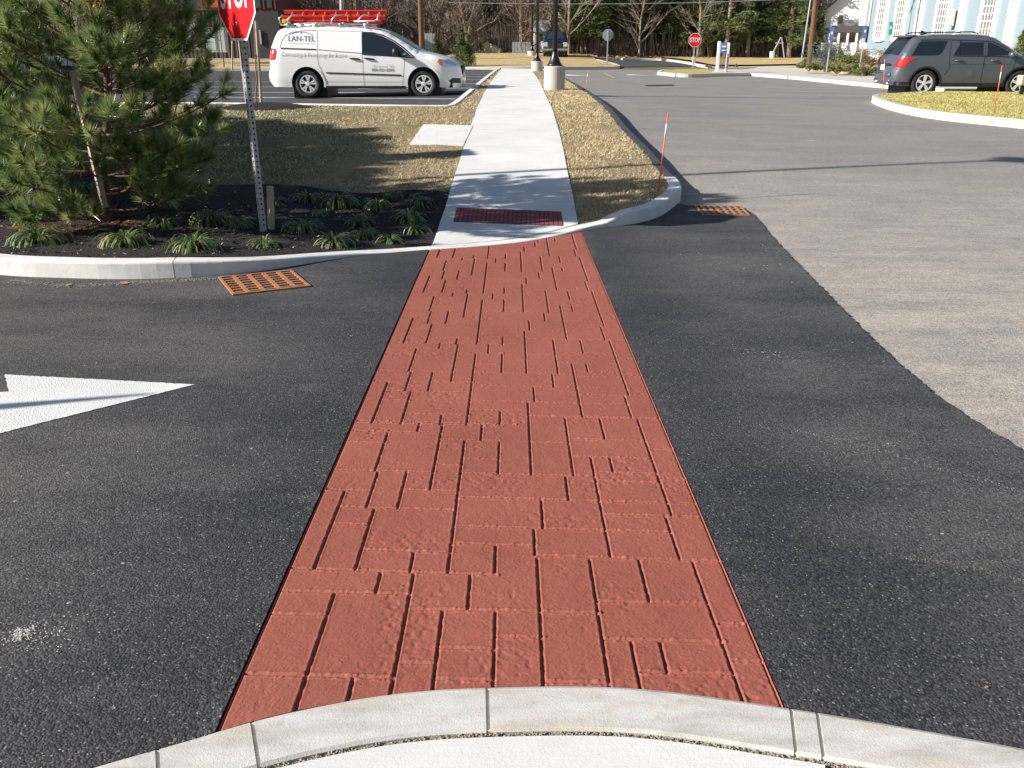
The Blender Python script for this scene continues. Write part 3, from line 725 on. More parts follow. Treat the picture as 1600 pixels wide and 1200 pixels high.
# across the far street
def far_sheet(name, px, mat, dz=.0, H=Rh, step=1.2, skirt=0, rough=0): return tag(sheet(name, ats(px, H), H, dz, mat, step, skirt=skirt, rough=rough), kind='structure')
flk = ats([(100, 109), (300, 107.5), (420, 107), (600, 106.2), (720, 105.6), (830, 105.2), (900, 105.2), (940, 105), (958, 104.4), (964, 103.5), (960, 101), (945, 97), (930, 93.5)], lambda x, y: Rh(x, y)+.1)
FP, FO, _ = kerb('kerb', flk, .2, Rh, .14, joints=5, seed=31, mat='pale_concrete')
fl = FP + [(FP[-1][0]+1, 75), (FP[0][0], 75)]
tag(sheet('lawn', fl, Rh, .12, 'golden_lawn', 1.2, rough=.05, skirt=.1), kind='structure')
far_sheet('side_road', [(966, 105), (932, 92.6), (1000, 91.5), (1060, 94), (1110, 104)], 'lot_asphalt', .02)
k2 = ats([(1112, 104), (1095, 101.5), (1075, 97.5), (1050, 94), (1030, 92.6), (1000, 91.8), (970, 91.5)], lambda x, y: Rh(x, y)+.1)
kerb('kerb', k2[::-1], .25, Rh, .15, joints=5, seed=32, mat='pale_concrete')
far_sheet('lawn', [(1114, 104.6), (1170, 104.5), (1250, 103), (1262, 92), (1100, 91.6), (1030, 91.6), (1055, 93.8), (1078, 97.2), (1096, 101)], 'golden_lawn', .13, step=1.5)
far_sheet('pavement', [(1110, 106.6), (1170, 106.3), (1250, 105.2), (1250, 103), (1170, 104.4), (1113, 104.6)], 'pale_concrete', .03)
k3 = ats([(1030, 114.2), (1036, 111), (1060, 109.2), (1115, 108.6), (1190, 110.8)], lambda x, y: Rh(x, y)+.1)
islp = ats([(1033, 113.5), (1038, 110.5), (1060, 108.8), (1118, 108.2), (1188, 110), (1188, 114.5), (1110, 115.5), (1075, 117.0)], lambda x, y: Rh(x, y)+.1)
kerb('kerb', (islp+[islp[0]])[::-1], -.2 if False else .2, Rh, .14, joints=9, seed=33, mat='pale_concrete')
tag(sheet('lawn', islp[:4]+[islp[6], islp[7]], Rh, .13, 'yellow_green_lawn', .8), kind='structure')
tag(sheet('pavement', [islp[3], islp[4], islp[5], islp[6]], Rh, .13, 'pale_concrete', .8), kind='structure')
# pavement and bed before the blue building
kr_ = ats([(1120, 112), (1180, 115.5), (1240, 120), (1300, 125.5), (1360, 131), (1480, 140), (1700, 152)], lambda x, y: Rh(x, y)+.1)
kerb('kerb', kr_[::-1][::-1], .2, Rh, .14, joints=3, seed=41, mat='pale_concrete')
pav = kr_ + ats([(1700, 130), (1480, 121), (1365, 115), (1300, 110), (1250, 106), (1190, 105.5)], lambda x, y: Rh(x, y)+.1)
tag(sheet('pavement', pav, Rh, .135, 'pale_concrete', 1.0), kind='structure')
simple('tan_planting', (.30, .22, .12), .95, .5, 3, bump=.03)
bedp = ats([(1258, 108), (1300, 111), (1365, 116), (1480, 122), (1700, 131), (1700, 112), (1480, 104), (1345, 92), (1262, 92)], lambda x, y: Rh(x, y)+.2)
tag(sheet('planting_bed', bedp, Rh, .22, 'tan_planting', 1.0, rough=.1, skirt=.2), kind='structure')
# ------------------------------------------------------------------ vehicles
t = NT('white_car_paint'); t.done((.78, .78, .77), .28, None, 0, Coat_Weight=.6, Coat_Roughness=.05)
t = NT('grey_car_paint'); t.done((.10, .112, .135), .28, None, .35, Coat_Weight=.8, Coat_Roughness=.04)
t = NT('blue_car_paint'); t.done((.008, .010, .016), .3, None, .3, Coat_Weight=.8, Coat_Roughness=.04)
t = NT('black_car_paint'); t.done((.012, .012, .013), .3, None, .3, Coat_Weight=.8, Coat_Roughness=.04)
t = NT('car_glass'); t.done((.012, .017, .022), .06, None, 0, Specular_IOR_Level=.7)
t = NT('screen_glass'); t.done((.02, .03, .05), .12, None, 0, Specular_IOR_Level=.9)
simple('black_plastic', (.014, .014, .015), .5, .1, 20)
simple('rubber', (.016, .016, .017), .75, .2, 30, bump=.002)
t = NT('wheel_silver'); t.done((.62, .62, .62), .3, None, .25)
t = NT('chrome'); t.done((.7, .7, .71), .15, None, 1)
t = NT('red_lens'); t.done((.55, .012, .02), .15, None, 0, Coat_Weight=1)
t = NT('clear_lens'); t.done((.55, .6, .68), .08, None, .4, Coat_Weight=1)
t = NT('amber_lens'); t.done((.75, .15, .02), .2, None, 0, Coat_Weight=1)
simple('seam', (.10, .10, .10), .7, .1, 5); simple('dark_seam', (.008, .008, .009), .7, .1, 5)
simple('grey_lettering', (.50, .51, .52), .6, .02, 5); simple('dark_lettering', (.13, .13, .14), .6, .02, 5); simple('blue_lettering', (.05, .09, .25), .6, .02, 5)
simple('ladder_red', (.62, .03, .02), .45, .15, 9); simple('aluminium', (.60, .61, .62), .35, .1, 9, metal=.6)
simple('orange_strap', (.75, .33, .03), .6, .1, 9)

class Car:
    """bodywork grown from a side silhouette: side skins with wheel openings, a crowned top strip, rounded edges"""
    def __init__(s, sil, W, wheels, arch, belt, taper, rnd=.14, nose=.35, tail=.2):
        s.sil = smooth_line(sil, 4); s.W = W/2; s.wheels = wheels; s.arch = arch; s.belt = belt; s.taper = taper; s.rnd = rnd
        s.A = np.array(s.sil); s.x0 = s.A[:, 0].min(); s.x1 = s.A[:, 0].max(); s.nose = nose; s.tail = tail
    def edge(s, x, z):
        A = s.A; P = A[:-1]; D = A[1:]-P; q = np.array([x, z])
        t_ = np.clip(((q-P)*D).sum(1)/((D*D).sum(1)+1e-12), 0, 1)
        return float(np.sqrt((((P+D*t_[:, None])-q)**2).sum(1)).min())
    def hw(s, x, z):
        w = s.W
        if z > s.belt: w -= s.taper*(z-s.belt)
        if z < .5: w -= .10*(.5-z)
        w += -.025*((z-s.belt*.72)/.5)**2 if z < s.belt else -.0
        w -= s.nose*max(0, 1-(s.x1-x)/.75)**2.2 + s.tail*max(0, 1-(x-s.x0)/.45)**2.2
        d = s.edge(x, z); r = s.rnd
        if d < r: w -= r*(1-math.sqrt(max(0, 1-(1-d/r)**2)))
        return w
    def P(s, x, z, side, off=0.0):
        h = 0.01
        w = s.hw(x, z); return (x, side*(w+off), z)
    def panel(s, name, poly, side, mat, parent, off=.004, step=.12, smooth=True):
        poly = resample(poly, .08); A = np.array(poly); (a0, b0), (a1, b1) = A.min(0), A.max(0)
        gx, gz = np.meshgrid(np.arange(a0+.03, a1, step), np.arange(b0+.03, b1, step)); gx = gx.ravel(); gz = gz.ravel()
        k = inside(poly, gx, gz); pts = [p for p in zip(gx[k], gz[k]) if min((p[0]-q[0])**2+(p[1]-q[1])**2 for q in poly) > .0009]
        V, F = cdt(poly, pts); V3 = [s.P(v[0], v[1], side, off) for v in V]
        FF = []
        for f in F:
            a, b, c = [np.array(V3[i]) for i in f[:3]]; nrm = np.cross(b-a, c-a)[1]
            FF.append(f if nrm*side > 0 else f[::-1])
        return link(name, V3, FF, mat, parent, smooth)
    def strip(s, name, line, wd, side, mat, parent, off=.005):
        mb = MB(); L = resample(line, .06, False)
        vs = []; fs = []
        for i, p in enumerate(L):
            a = np.array(L[max(i-1, 0)]); b = np.array(L[min(i+1, len(L)-1)]); d = (b-a)/(np.linalg.norm(b-a)+1e-9); n = np.array([-d[1], d[0]])*wd/2
            vs += [s.P(p[0]-n[0], p[1]-n[1], side, off), s.P(p[0]+n[0], p[1]+n[1], side, off)]
        for i in range(len(L)-1): q = (2*i, 2*i+2, 2*i+3, 2*i+1); fs.append(q if side < 0 else q[::-1])
        return link(name, vs, fs, mat, parent)
    def body(s, mat, parent, z_bot):
        out = list(s.sil); xs0, xs1 = out[0][0], out[-1][0]
        bot = []
        for (wx, wr) in sorted(s.wheels, reverse=True):
            ar = s.arch; zc = wr
            an = math.asin(min(1, (zc-z_bot)/ar)) if zc > z_bot else 0
            for k in range(15):
                th = -an + (math.pi+2*an)*k/14
                bot.append((wx+ar*math.cos(th), zc+ar*math.sin(th)))
        poly = out + bot
        body_objs = []
        V3 = []; FF = []
        P_ = resample(poly, .07); A = np.array(P_)
        gx, gz = np.meshgrid(np.arange(s.x0, s.x1, .075), np.arange(z_bot, A[:, 1].max(), .075)); gx = gx.ravel(); gz = gz.ravel()
        k = inside(P_, gx, gz); pts = [p for p in zip(gx[k], gz[k]) if ((A-np.array(p))**2).sum(1).min() > .0009]
        # extra rings close to the edge for the rounding
        V, F = cdt(P_, pts)
        for side in (-1, 1):
            b = len(V3); V3 += [s.P(v[0], v[1], side) for v in V]
            for f in F:
                p, q, r = [np.array(V3[b+i]) for i in f[:3]]; nrm = np.cross(q-p, r-p)[1]
                g = tuple(b+i for i in f); FF.append(g if nrm*side > 0 else g[::-1])
        # top strip
        L = resample(out, .07, False); nw = 10; b = len(V3)
        for (x, z) in L:
            w = s.hw(x, z)
            for j in range(nw+1):
                u = -1+2*j/nw; cr = .045*(1-u*u)
                # crown pushes outwards from the silhouette centre
                cx, cz = (s.x0+s.x1)/2, s.belt*.6; dx, dz = (x-cx)*.25, z-cz; L_ = math.hypot(dx, dz)+1e-9
                V3.append((x+cr*dx/L_, u*w, z+cr*dz/L_))
        for i in range(len(L)-1):
            for j in range(nw):
                q = (b+i*(nw+1)+j, b+i*(nw+1)+j+1, b+(i+1)*(nw+1)+j+1, b+(i+1)*(nw+1)+j); FF.append(q[::-1])
        o = link('body', V3, FF, mat, parent, True)
        # inner wheel housings and floor
        mb = MB(); mb.box(((s.x0+s.x1)/2, 0, z_bot+.06), (s.x1-s.x0-.5, s.W*1.72, .14))
        for wx, wr in s.wheels: mb.box((wx, 0, wr+.02), (s.arch*2.1, s.W*1.45, s.arch*2-.08))
        mb.build('underbody', 'black_plastic', parent)
        return o
    def top_panel(s, name, a, b, inset, mat, parent, lift=.008):
        """glass set in the top strip between silhouette points a and b (fractions of the silhouette list in x)"""
        L = [p for p in resample(s.sil, .06, False)]
        L = [p for p in L if a(p)]
        nw = 8; V3 = []; FF = []
        for (x, z) in L:
            w = s.hw(x, z)-inset
            for j in range(nw+1):
                u = -1+2*j/nw; uu = u*w/(w+inset); cr = .045*(1-uu*uu)+lift
                cx, cz = (s.x0+s.x1)/2, s.belt*.6; dx, dz = (x-cx)*.25, z-cz; L_ = math.hypot(dx, dz)+1e-9
                V3.append((x+cr*dx/L_, u*w, z+cr*dz/L_))
        for i in range(len(L)-1):
            for j in range(nw): FF.append((i*(nw+1)+j, i*(nw+1)+j+1, (i+1)*(nw+1)+j+1, (i+1)*(nw+1)+j)[::-1])
        return link(name, V3, FF, mat, parent, True)
def wheel(x, side, y, r, wd, parent, spokes=6, style=0):
    w_ = bpy.data.objects.new('wheel', None); COL.objects.link(w_); w_.parent = parent; w_.location = (x, side*y, r); w_.rotation_euler = (0, 0, 0 if side < 0 else math.pi)
    m = MB(); rr = r*.66
    m.lathe([(rr, wd*.5-.02), (rr+.01, wd*.5), (r-.03, wd*.5), (r, wd*.5-.035), (r, -wd*.5+.035), (r-.03, -wd*.5), (rr+.01, -wd*.5), (rr, -wd*.5+.02)], 40, axis='Y', cap=False)
    m.build('tyre', 'rubber', w_, True)
    k = MB(); k.lathe([(rr-.002, -wd*.5+.05), (rr-.002, -wd*.5+.006), (rr-.028, -wd*.5+.004), (rr-.034, -wd*.5+.05)], 40, axis='Y', cap=False)
    for i in range(spokes):
        a = 2*math.pi*i/spokes+.26
        for da in ((-.15, .15) if style == 0 else (0,)):
            p0 = (.055*math.cos(a+da*.5), .055*math.sin(a+da*.5)); p1 = ((rr-.02)*math.cos(a+da*1.4), (rr-.02)*math.sin(a+da*1.4)); ww = .021 if style == 0 else .04
            d = np.array([p1[0]-p0[0], p1[1]-p0[1]]); d /= np.linalg.norm(d); nn = np.array([-d[1], d[0]])
            ring = [(p0[0]-nn[0]*ww*.7, p0[1]-nn[1]*ww*.7), (p1[0]-nn[0]*ww*1.25, p1[1]-nn[1]*ww*1.25), (p1[0]+nn[0]*ww*1.25, p1[1]+nn[1]*ww*1.25), (p0[0]+nn[0]*ww*.7, p0[1]+nn[1]*ww*.7)]
            k.prism(ring, lambda u, v, t_: (u, t_, v), -wd*.5+.004, -wd*.5+.035)
    k.lathe([(.062, -wd*.5+.04), (.062, -wd*.5+.006), (.05, -wd*.5-.002), (.012, -wd*.5-.003)], 20, axis='Y')
    k.build('rim', 'wheel_silver', w_)
    h = MB(); h.lathe([(rr-.004, -wd*.5+.05), (.02, -wd*.5+.06)], 30, axis='Y'); h.build('brake', 'black_plastic', w_)
    return w_

def cargo_van():
    sil = [(.10, .27), (.0, .42), (.0, .62), (.05, .72), (.06, .92), (.09, 1.14), (.17, 1.36), (.30, 1.61), (.44, 1.70), (.75, 1.735), (1.4, 1.755), (2.2, 1.745), (2.8, 1.70), (3.15, 1.62), (3.55, 1.43), (3.95, 1.20), (4.12, 1.12), (4.4, 1.06), (4.75, .97), (5.0, .86), (5.10, .75), (5.13, .60), (5.15, .42), (5.08, .24)]
    c = Car(sil, 1.98, [(1.06, .345), (4.14, .345)], .43, 1.05, .30, rnd=.13, nose=.34, tail=.10)
    a = at(421, 150.0); b = at(722, 150.0)
    Y = 22.9; X0 = (421-800)/FPX*(Y*cp+1.35*sp)*1.0
    root = thing('cargo_van', 'white cargo van with grey lettering carrying red ladders on its roof, parked in the lot', 'van', (X0, Y+.95, float(Rh(X0+2.5, Y))), R_(-.5))
    root.scale = (.95,)*3
    body = c.body('white_car_paint', root, .26)
    for sd_ in (-1, 1):
        win = [(2.57, 1.60), (2.85, 1.585), (3.10, 1.52), (3.38, 1.385), (3.62, 1.225), (3.84, 1.04), (3.60, 1.035), (2.57, 1.10)]
        c.panel('side_window', win, sd_, 'car_glass', root)
        c.strip('window_trim', [(2.57, 1.62), (2.86, 1.605), (3.12, 1.54), (3.40, 1.40), (3.65, 1.235), (3.93, 1.0), (3.6, 1.02), (2.56, 1.085), (2.56, 1.62)], .03, sd_, 'black_plastic', root, .006)
        c.strip('belt_moulding', [(.42, 1.225), (1.35, 1.195)], .035, sd_, 'black_plastic', root)
        c.strip('belt_moulding', [(1.40, 1.19), (2.54, 1.105)], .018, sd_, 'seam', root)
        c.strip('panel_line', [(.40, 1.235), (.44, 1.40), (.54, 1.53), (.70, 1.62), (.95, 1.655), (1.36, 1.665)], .010, sd_, 'seam', root)
        c.strip('panel_line', [(1.38, 1.68), (1.38, .85), (1.52, .55), (1.56, .30)], .009, sd_, 'seam', root)
        c.strip('panel_line', [(1.42, 1.66), (2.54, 1.64)], .007, sd_, 'seam', root)
        c.strip('panel_line', [(2.555, 1.66), (2.555, .29)], .009, sd_, 'seam', root)
        c.strip('panel_line', [(3.66, 1.0), (3.63, .70), (3.58, .29)], .009, sd_, 'seam', root)
        c.strip('panel_line', [(1.56, .40), (3.6, .39)], .006, sd_, 'seam', root)
        c.strip('side_moulding', [(1.57, .625), (3.57, .565)], .034, sd_, 'black_plastic', root, .014)
        c.strip('sill', [(1.53, .262), (3.66, .262)], .07, sd_, 'black_plastic', root, .006)
        for hx in (2.22, 2.60):
            h = MB(); w_ = c.hw(hx+.13, .96)
            h.tube([(hx, sd_*(w_+.006), .985), (hx+.05, sd_*(w_+.032), .982), (hx+.2, sd_*(w_+.032), .968), (hx+.26, sd_*(w_+.006), .962)], [.014, .02, .02, .014], 8); h.build('door_handle', 'black_plastic', root, True)
        # mirror
        m = MB(); w_ = c.hw(3.45, 1.1); m.box((3.45, sd_*(w_+.14), 1.14), (.13, .25, .19), rz=.1*sd_, bev=.04); m.box((3.52, sd_*(w_+.02), 1.08), (.06, .12, .05)); m.build('mirror', 'black_plastic', root, True)
        # flared arches
        for wx in (1.06, 4.14):
            pts = [(wx+.455*math.cos(q), .345+.455*math.sin(q)) for q in np.linspace(.02, math.pi-.02, 24)]
            c.strip('wheel_arch', pts, .045, sd_, 'white_car_paint', root, .012)
        tl = [(.075, .93), (.10, 1.15), (.14, 1.235), (.27, 1.225), (.30, 1.12), (.24, .95)]
        c.panel('tail_light', tl, sd_, 'red_lens', root, .008, .05)
        hl = [(4.52, .90), (4.56, .97), (4.70, .955), (4.98, .86), (5.02, .80), (4.78, .78), (4.60, .80)]
        c.panel('headlight', hl, sd_, 'clear_lens', root, .008, .05)
        c.panel('indicator', [(4.53, .90), (4.565, .965), (4.66, .945), (4.66, .83), (4.60, .81)], sd_, 'amber_lens', root, .012, .05)
        c.panel('fog_light', [(4.80, .42), (4.90, .49), (5.10, .48), (5.11, .36), (4.86, .36)], sd_, 'black_plastic', root, .008, .06)
        for wx in (1.06, 4.14): wheel(wx, sd_, .86, .345, .21, root, 5, 0)
    c.top_panel('windscreen', lambda p: 3.18 < p[0] < 4.03 and p[1] > 1.1, None, .07, 'screen_glass', root)
    c.top_panel('rear_window', lambda p: .10 < p[0] < .33 and 1.12 < p[1] < 1.62, None, .16, 'car_glass', root)
    g = MB(); g.box((5.12, 0, .68), (.10, 1.05, .22), bev=.03); g.build('grille', 'black_plastic', root, True)
    # lettering on the flank towards the street
    fn = lambda dx, dz, sl=0: (lambda u, v: c.P(dx+u, dz+v+sl*u, -1, .007))
    text_mesh('company_name', 'LAN-TEL', .185, fn(.965, 1.455, -.01), 'dark_lettering', root, bold=.0, sx=1.0)
    text_mesh('company_name', 'COMMUNICATIONS, INC.', .062, fn(.965, 1.345, -.01), 'grey_lettering', root, sx=1.0)
    text_mesh('company_name', 'INTEGRATING', .05, fn(.965, 1.285), 'grey_lettering', root) if False else None
    c.strip('logo_arc', [(.66, 1.565), (.76, 1.605), (.92, 1.628)], .014, -1, 'blue_lettering', root, .007)
    c.strip('logo_arc', [(1.0, 1.625), (1.15, 1.60), (1.28, 1.545)], .014, -1, 'blue_lettering', root, .007)
    c.strip('logo_arc', [(.95, 1.645), (.965, 1.59)], .03, -1, 'blue_lettering', root, .008)
    text_mesh('slogan', 'Connecting & Protecting the Future', .150, fn(1.27, 1.065, -.022), 'grey_lettering', root, sx=.79, shear=.3, bold=.001)
    text_mesh('town_name', 'Norwood, MA', .095, fn(3.08, .79, -.02), 'grey_lettering', root, shear=.25)
    text_mesh('phone_number', '800-551-8599', .105, fn(3.08, .69, -.02), 'dark_lettering', root, bold=.002)
    # roof rack: two rails, cross bars and rear drop-down arms
    r = MB()
    for y in (-.66, .66):
        r.tube([(.5, y, 1.80), (1.2, y, 1.84), (2.75, y, 1.82)], .022, 8)
        for x in (.62, 1.3, 2.0, 2.65): r.box((x, y, 1.77), (.12, .06, .12))
    for x in (.65, 1.35, 2.05, 2.70):
        r.tube([(x, -.72, 1.84), (x, .72, 1.84)], .02, 8)
    for x in (.60, 1.75, 2.45):
        r.tube([(x, -.74, 1.84), (x+.03, -.76, 1.93), (x+.13, -.74, 2.02), (x+.30, -.66, 2.05)], .016, 8)
    r.tube([(2.35, -.78, 1.88), (2.85, -.78, 1.885), (2.97, -.78, 1.92), (3.0, -.78, 2.06)], .018, 8)
    r.tube([(.42, -.74, 1.80), (.40, -.76, 1.95), (.50, -.74, 2.04)], .018, 8); r.tube([(.42, -.74, 1.80), (.40, .74, 1.80)], .018, 8)
    r.build('roof_rack', 'aluminium', root, True)
    s_ = MB(); s_.box((.56, -.55, 1.88), (.22, .3, .10), bev=.02)
    s_.build('strap_bundle', 'orange_strap', root)
    for x in (1.55, 2.2): s_ = MB(); s_.tube([(x, -.75, 1.87), (x+.005, -.76, 2.02), (x+.01, -.5, 2.06)], .01, 6); s_.build('strap', 'orange_strap', root)
    # ladder (a thing of its own on the rack)
    M = root.matrix_basis.copy()
    ld = thing('extension_ladder', 'red extension ladder lying on the roof rack of the white van', 'ladder', tuple(root.location+Vector((.60, -.28, 1.95))*.95), root.rotation_euler.z); ld.rotation_euler.x = R_(24); ld.scale = (.95,)*3
    for y, z in ((-.36, 0), (.0, 0), (-.30, .09), (.06, .09)):
        m = MB()
        x0, x1 = (0, 2.45) if z == 0 else (-.18, 2.55)
        m.box(((x0+x1)/2, y, z+.06), (x1-x0, .012, .085)); m.box(((x0+x1)/2, y+.02, z+.10), (x1-x0, .045, .01)); m.box(((x0+x1)/2, y+.02, z+.02), (x1-x0, .045, .01)); m.build('rail', 'ladder_red', ld)
    for z, y0, y1 in ((0, -.36, 0), (.09, -.30, .06)):
        for k in range(9): 
            m = MB(); m.tube([(.05+k*.29, y0, z+.06), (.05+k*.29, y1, z+.06)], .016, 6); m.build('rung', 'aluminium', ld)
    # second, shorter ladder at the far side
    ld2 = thing('step_ladder', 'red ladder with pale steps lying beyond the extension ladder on the van roof', 'ladder', tuple(root.location+Vector((.75, .30, 1.93))*.95), root.rotation_euler.z); ld2.scale = (.95,)*3
    for y in (-.16, .22):
        m = MB(); m.box((1.1, y, .09), (2.2, .03, .10)); m.build('rail', 'ladder_red', ld2)
    for k in range(8):
        m = MB(); m.box((.1+k*.28, .03, .10), (.08, .37, .03)); m.build('step', 'aluminium', ld2)
cargo_van()

def suv():
    sil = [(.14, .32), (.02, .42), (.0, .62), (.05, .76), (.10, .92), (.16, 1.12), (.30, 1.38), (.50, 1.66), (.62, 1.73), (1.0, 1.765), (1.8, 1.79), (2.5, 1.78), (2.9, 1.72), (3.3, 1.52), (3.7, 1.27), (3.9, 1.18), (4.3, 1.13), (4.75, 1.05), (4.95, .93), (5.03, .70), (5.03, .45), (4.95, .28)]
    c = Car(sil, 2.0, [(.98, .385), (3.84, .385)], .45, 1.14, .30, rnd=.14, nose=.28, tail=.20)
    Y = 28.2; X0 = (1394-800)/FPX*(Y*cp+1.6*sp)
    root = thing('parked_suv', 'dark grey sport utility vehicle parked before the pale blue building', 'car', (X0, Y+1.0, float(Rh(X0+2, Y))), R_(-3))
    c.body('grey_car_paint', root, .30)
    for s_ in (-1, 1):
        c.panel('side_window', [(.46, 1.19), (.66, 1.55), (.75, 1.60), (1.53, 1.605), (1.36, 1.26), (1.26, 1.20)], s_, 'car_glass', root)
        c.panel('side_window', [(1.72, 1.21), (1.93, 1.57), (2.60, 1.565), (2.60, 1.20)], s_, 'car_glass', root)
        c.panel('side_window', [(2.72, 1.19), (2.72, 1.565), (2.85, 1.55), (3.22, 1.385), (3.48, 1.21)], s_, 'car_glass', root)
        c.strip('window_trim', [(1.90, 1.60), (1.90, 1.20)], .03, s_, 'black_car_paint', root, .008)
        c.strip('window_trim', [(.7, 1.635), (1.55, 1.64), (2.66, 1.60), (2.88, 1.58), (3.26, 1.41), (3.55, 1.19)], .02, s_, 'black_car_paint', root, .006)
        c.strip('window_trim', [(1.70, 1.185), (3.55, 1.17)], .018, s_, 'chrome' if False else 'black_car_paint', root, .007)
        for L in ([(1.62, 1.60), (1.60, 1.1), (1.66, .85), (1.52, .62)], [(2.66, 1.60), (2.66, .36)], [(3.62, 1.17), (3.52, .55), (3.40, .36)]): c.strip('panel_line', L, .012, s_, 'dark_seam', root)
        c.strip('panel_line', [(1.7, .94), (3.5, .95)], .008, s_, 'dark_seam', root)
        c.strip('sill', [(1.46, .34), (3.40, .34)], .11, s_, 'black_plastic', root, .014)
        c.strip('rear_valance', [(.10, .38), (.5, .38)], .10, s_, 'black_plastic', root, .008)
        for wx in (.98, 3.84):
            c.strip('wheel_arch', [(wx+.475*math.cos(q), .385+.475*math.sin(q)) for q in np.linspace(-.1, math.pi+.1, 24)], .05, s_, 'black_plastic', root, .012)
            wheel(wx, s_, .87, .385, .24, root, 5, 1)
        c.panel('tail_light', [(.07, .86), (.10, 1.06), (.20, 1.14), (.62, 1.13), (.44, 1.03), (.32, .88), (.2, .83)], s_, 'red_lens', root, .01, .05)
        c.panel('headlight', [(4.55, .93), (4.62, 1.02), (4.93, .93), (4.98, .80)], s_, 'clear_lens', root, .01, .05)
        for hx in (1.78, 2.85):
            h = MB(); w_ = c.hw(hx+.1, 1.03); h.tube([(hx, s_*(w_+.006), 1.05), (hx+.05, s_*(w_+.035), 1.05), (hx+.2, s_*(w_+.035), 1.045), (hx+.25, s_*(w_+.006), 1.04)], [.015, .022, .022, .015], 8); h.build('door_handle', 'grey_car_paint', root, True)
        m = MB(); w_ = c.hw(3.35, 1.2); m.box((3.38, s_*(w_+.15), 1.22), (.14, .24, .17), bev=.045); m.box((3.42, s_*(w_+.02), 1.17), (.06, .12, .05)); m.build('mirror', 'grey_car_paint', root, True)
        r_ = MB(); yy = s_*.60; r_.tube([(.75, yy, 1.80), (.9, yy, 1.845), (2.3, yy, 1.865), (2.5, yy, 1.82)], .018, 8); r_.build('roof_rail', 'black_plastic', root, True)
    c.top_panel('windscreen', lambda p: 2.98 < p[0] < 3.78 and p[1] > 1.2, None, .08, 'car_glass', root)
    c.top_panel('rear_window', lambda p: .17 < p[0] < .52 and 1.15 < p[1] < 1.67, None, .12, 'car_glass', root, .012)
    m = MB(); m.box((.50, 0, 1.745), (.30, 1.28, .045), ry=-.12, bev=.015); m.build('rear_spoiler', 'grey_car_paint', root, True)
    m = MB(); m.box((-.01, 0, .62), (.10, 1.45, .13), bev=.04); m.box((.03, 0, .44), (.12, 1.35, .12), bev=.03); m.build('rear_bumper', 'grey_car_paint', root, True)
    m = MB(); m.box((.005, 0, .93), (.04, 1.0, .05), bev=.01); m.build('tailgate_trim', 'black_plastic', root)
    m = MB(); m.box((-.01, .02, .83), (.02, .32, .16)); m.build('number_plate', 'white_paint', root)
    m = MB(); m.tube([(-.03, -.55, .36), (.25, -.55, .36)], .04, 12); m.tube([(-.03, .55, .36), (.25, .55, .36)], .04, 12); m.build('exhaust', 'chrome', root, True)
    m = MB(); m.prism([(0, 0), (.22, 0), (.05, .10), (0, .11)], lambda u, v, t_: (1.0+u, t_, 1.80+v), -.02, .02); m.build('antenna_fin', 'black_car_paint', root)
suv()

def simple_car(name, label, cat, loc, rz, paint_, sil, W, wheels, r, belt, wins, truck=False):
    c = Car(sil, W, [(w_, r) for w_ in wheels], r+.07, belt, .3, rnd=.13)
    root = thing(name, label, cat, loc, rz); c.body(paint_, root, .3)
    for s_ in (-1, 1):
        for w_ in wins: c.panel('side_window', w_, s_, 'car_glass', root)
        for wx in wheels: wheel(wx, s_, W/2-.13, r, .22, root, 5, 1)
        c.panel('headlight', [(c.x1-.45, .80), (c.x1-.42, .95), (c.x1-.08, .90), (c.x1-.06, .78)], s_, 'clear_lens', root, .01, .05)
        c.panel('tail_light', [(c.x0+.06, .80), (c.x0+.08, .98), (c.x0+.30, .97), (c.x0+.30, .82)], s_, 'red_lens', root, .01, .05)
    return c, root
# car behind the pine, at the left edge
sal = [(.12, .30), (.0, .45), (.02, .80), (.10, .95), (.5, 1.02), (.85, 1.10), (1.3, 1.38), (1.7, 1.45), (2.3, 1.45), (2.75, 1.34), (3.25, 1.03), (3.9, .93), (4.45, .78), (4.62, .62), (4.62, .40), (4.55, .26)]
p = at(-60, 150)
c_, r_ = simple_car('parked_car', 'black car parked at the left edge behind the pine', 'car', (p[0]-1.5, p[1]+2, float(Rh(*p))), R_(-8), 'black_car_paint', sal, 1.84, (.95, 3.65), .33, .98,
    [[(1.05, 1.06), (1.42, 1.35), (1.98, 1.38), (1.98, 1.04)], [(2.04, 1.04), (2.04, 1.38), (2.6, 1.30), (3.0, 1.04)]])
c_.top_panel('windscreen', lambda p: 2.72 < p[0] < 3.22 and p[1] > 1.03, None, .08, 'car_glass', r_)
c_.top_panel('rear_window', lambda p: .9 < p[0] < 1.28 and p[1] > 1.1, None, .08, 'car_glass', r_)
# dark pickup facing us across the far street
pk = [(.1, .42), (.0, .60), (.02, 1.10), (.05, 1.20), (1.9, 1.22), (2.0, 1.30), (2.15, 1.75), (2.5, 1.88), (3.4, 1.90), (3.75, 1.82), (4.15, 1.42), (4.35, 1.28), (5.3, 1.18), (5.5, 1.0), (5.6, .75), (5.58, .5), (5.5, .36)]
p = at_depth(868, 88, 60)
c_, r_ = simple_car('pickup_truck', 'dark pickup truck facing the street in front of the small pale house', 'truck', (p.x+.3, 66.2, float(Rh(p.x, 62))+.1), R_(-93), 'blue_car_paint', pk, 2.0, (1.1, 4.6), .42, 1.2,
    [[(2.1, 1.3), (2.25, 1.7), (2.6, 1.78), (2.95, 1.78), (2.95, 1.3)], [(3.0, 1.3), (3.0, 1.78), (3.6, 1.75), (4.0, 1.35)]])
c_.top_panel('windscreen', lambda p: 3.72 < p[0] < 4.25 and p[1] > 1.33, None, .12, 'screen_glass', r_)
r_.scale = (.84,)*3
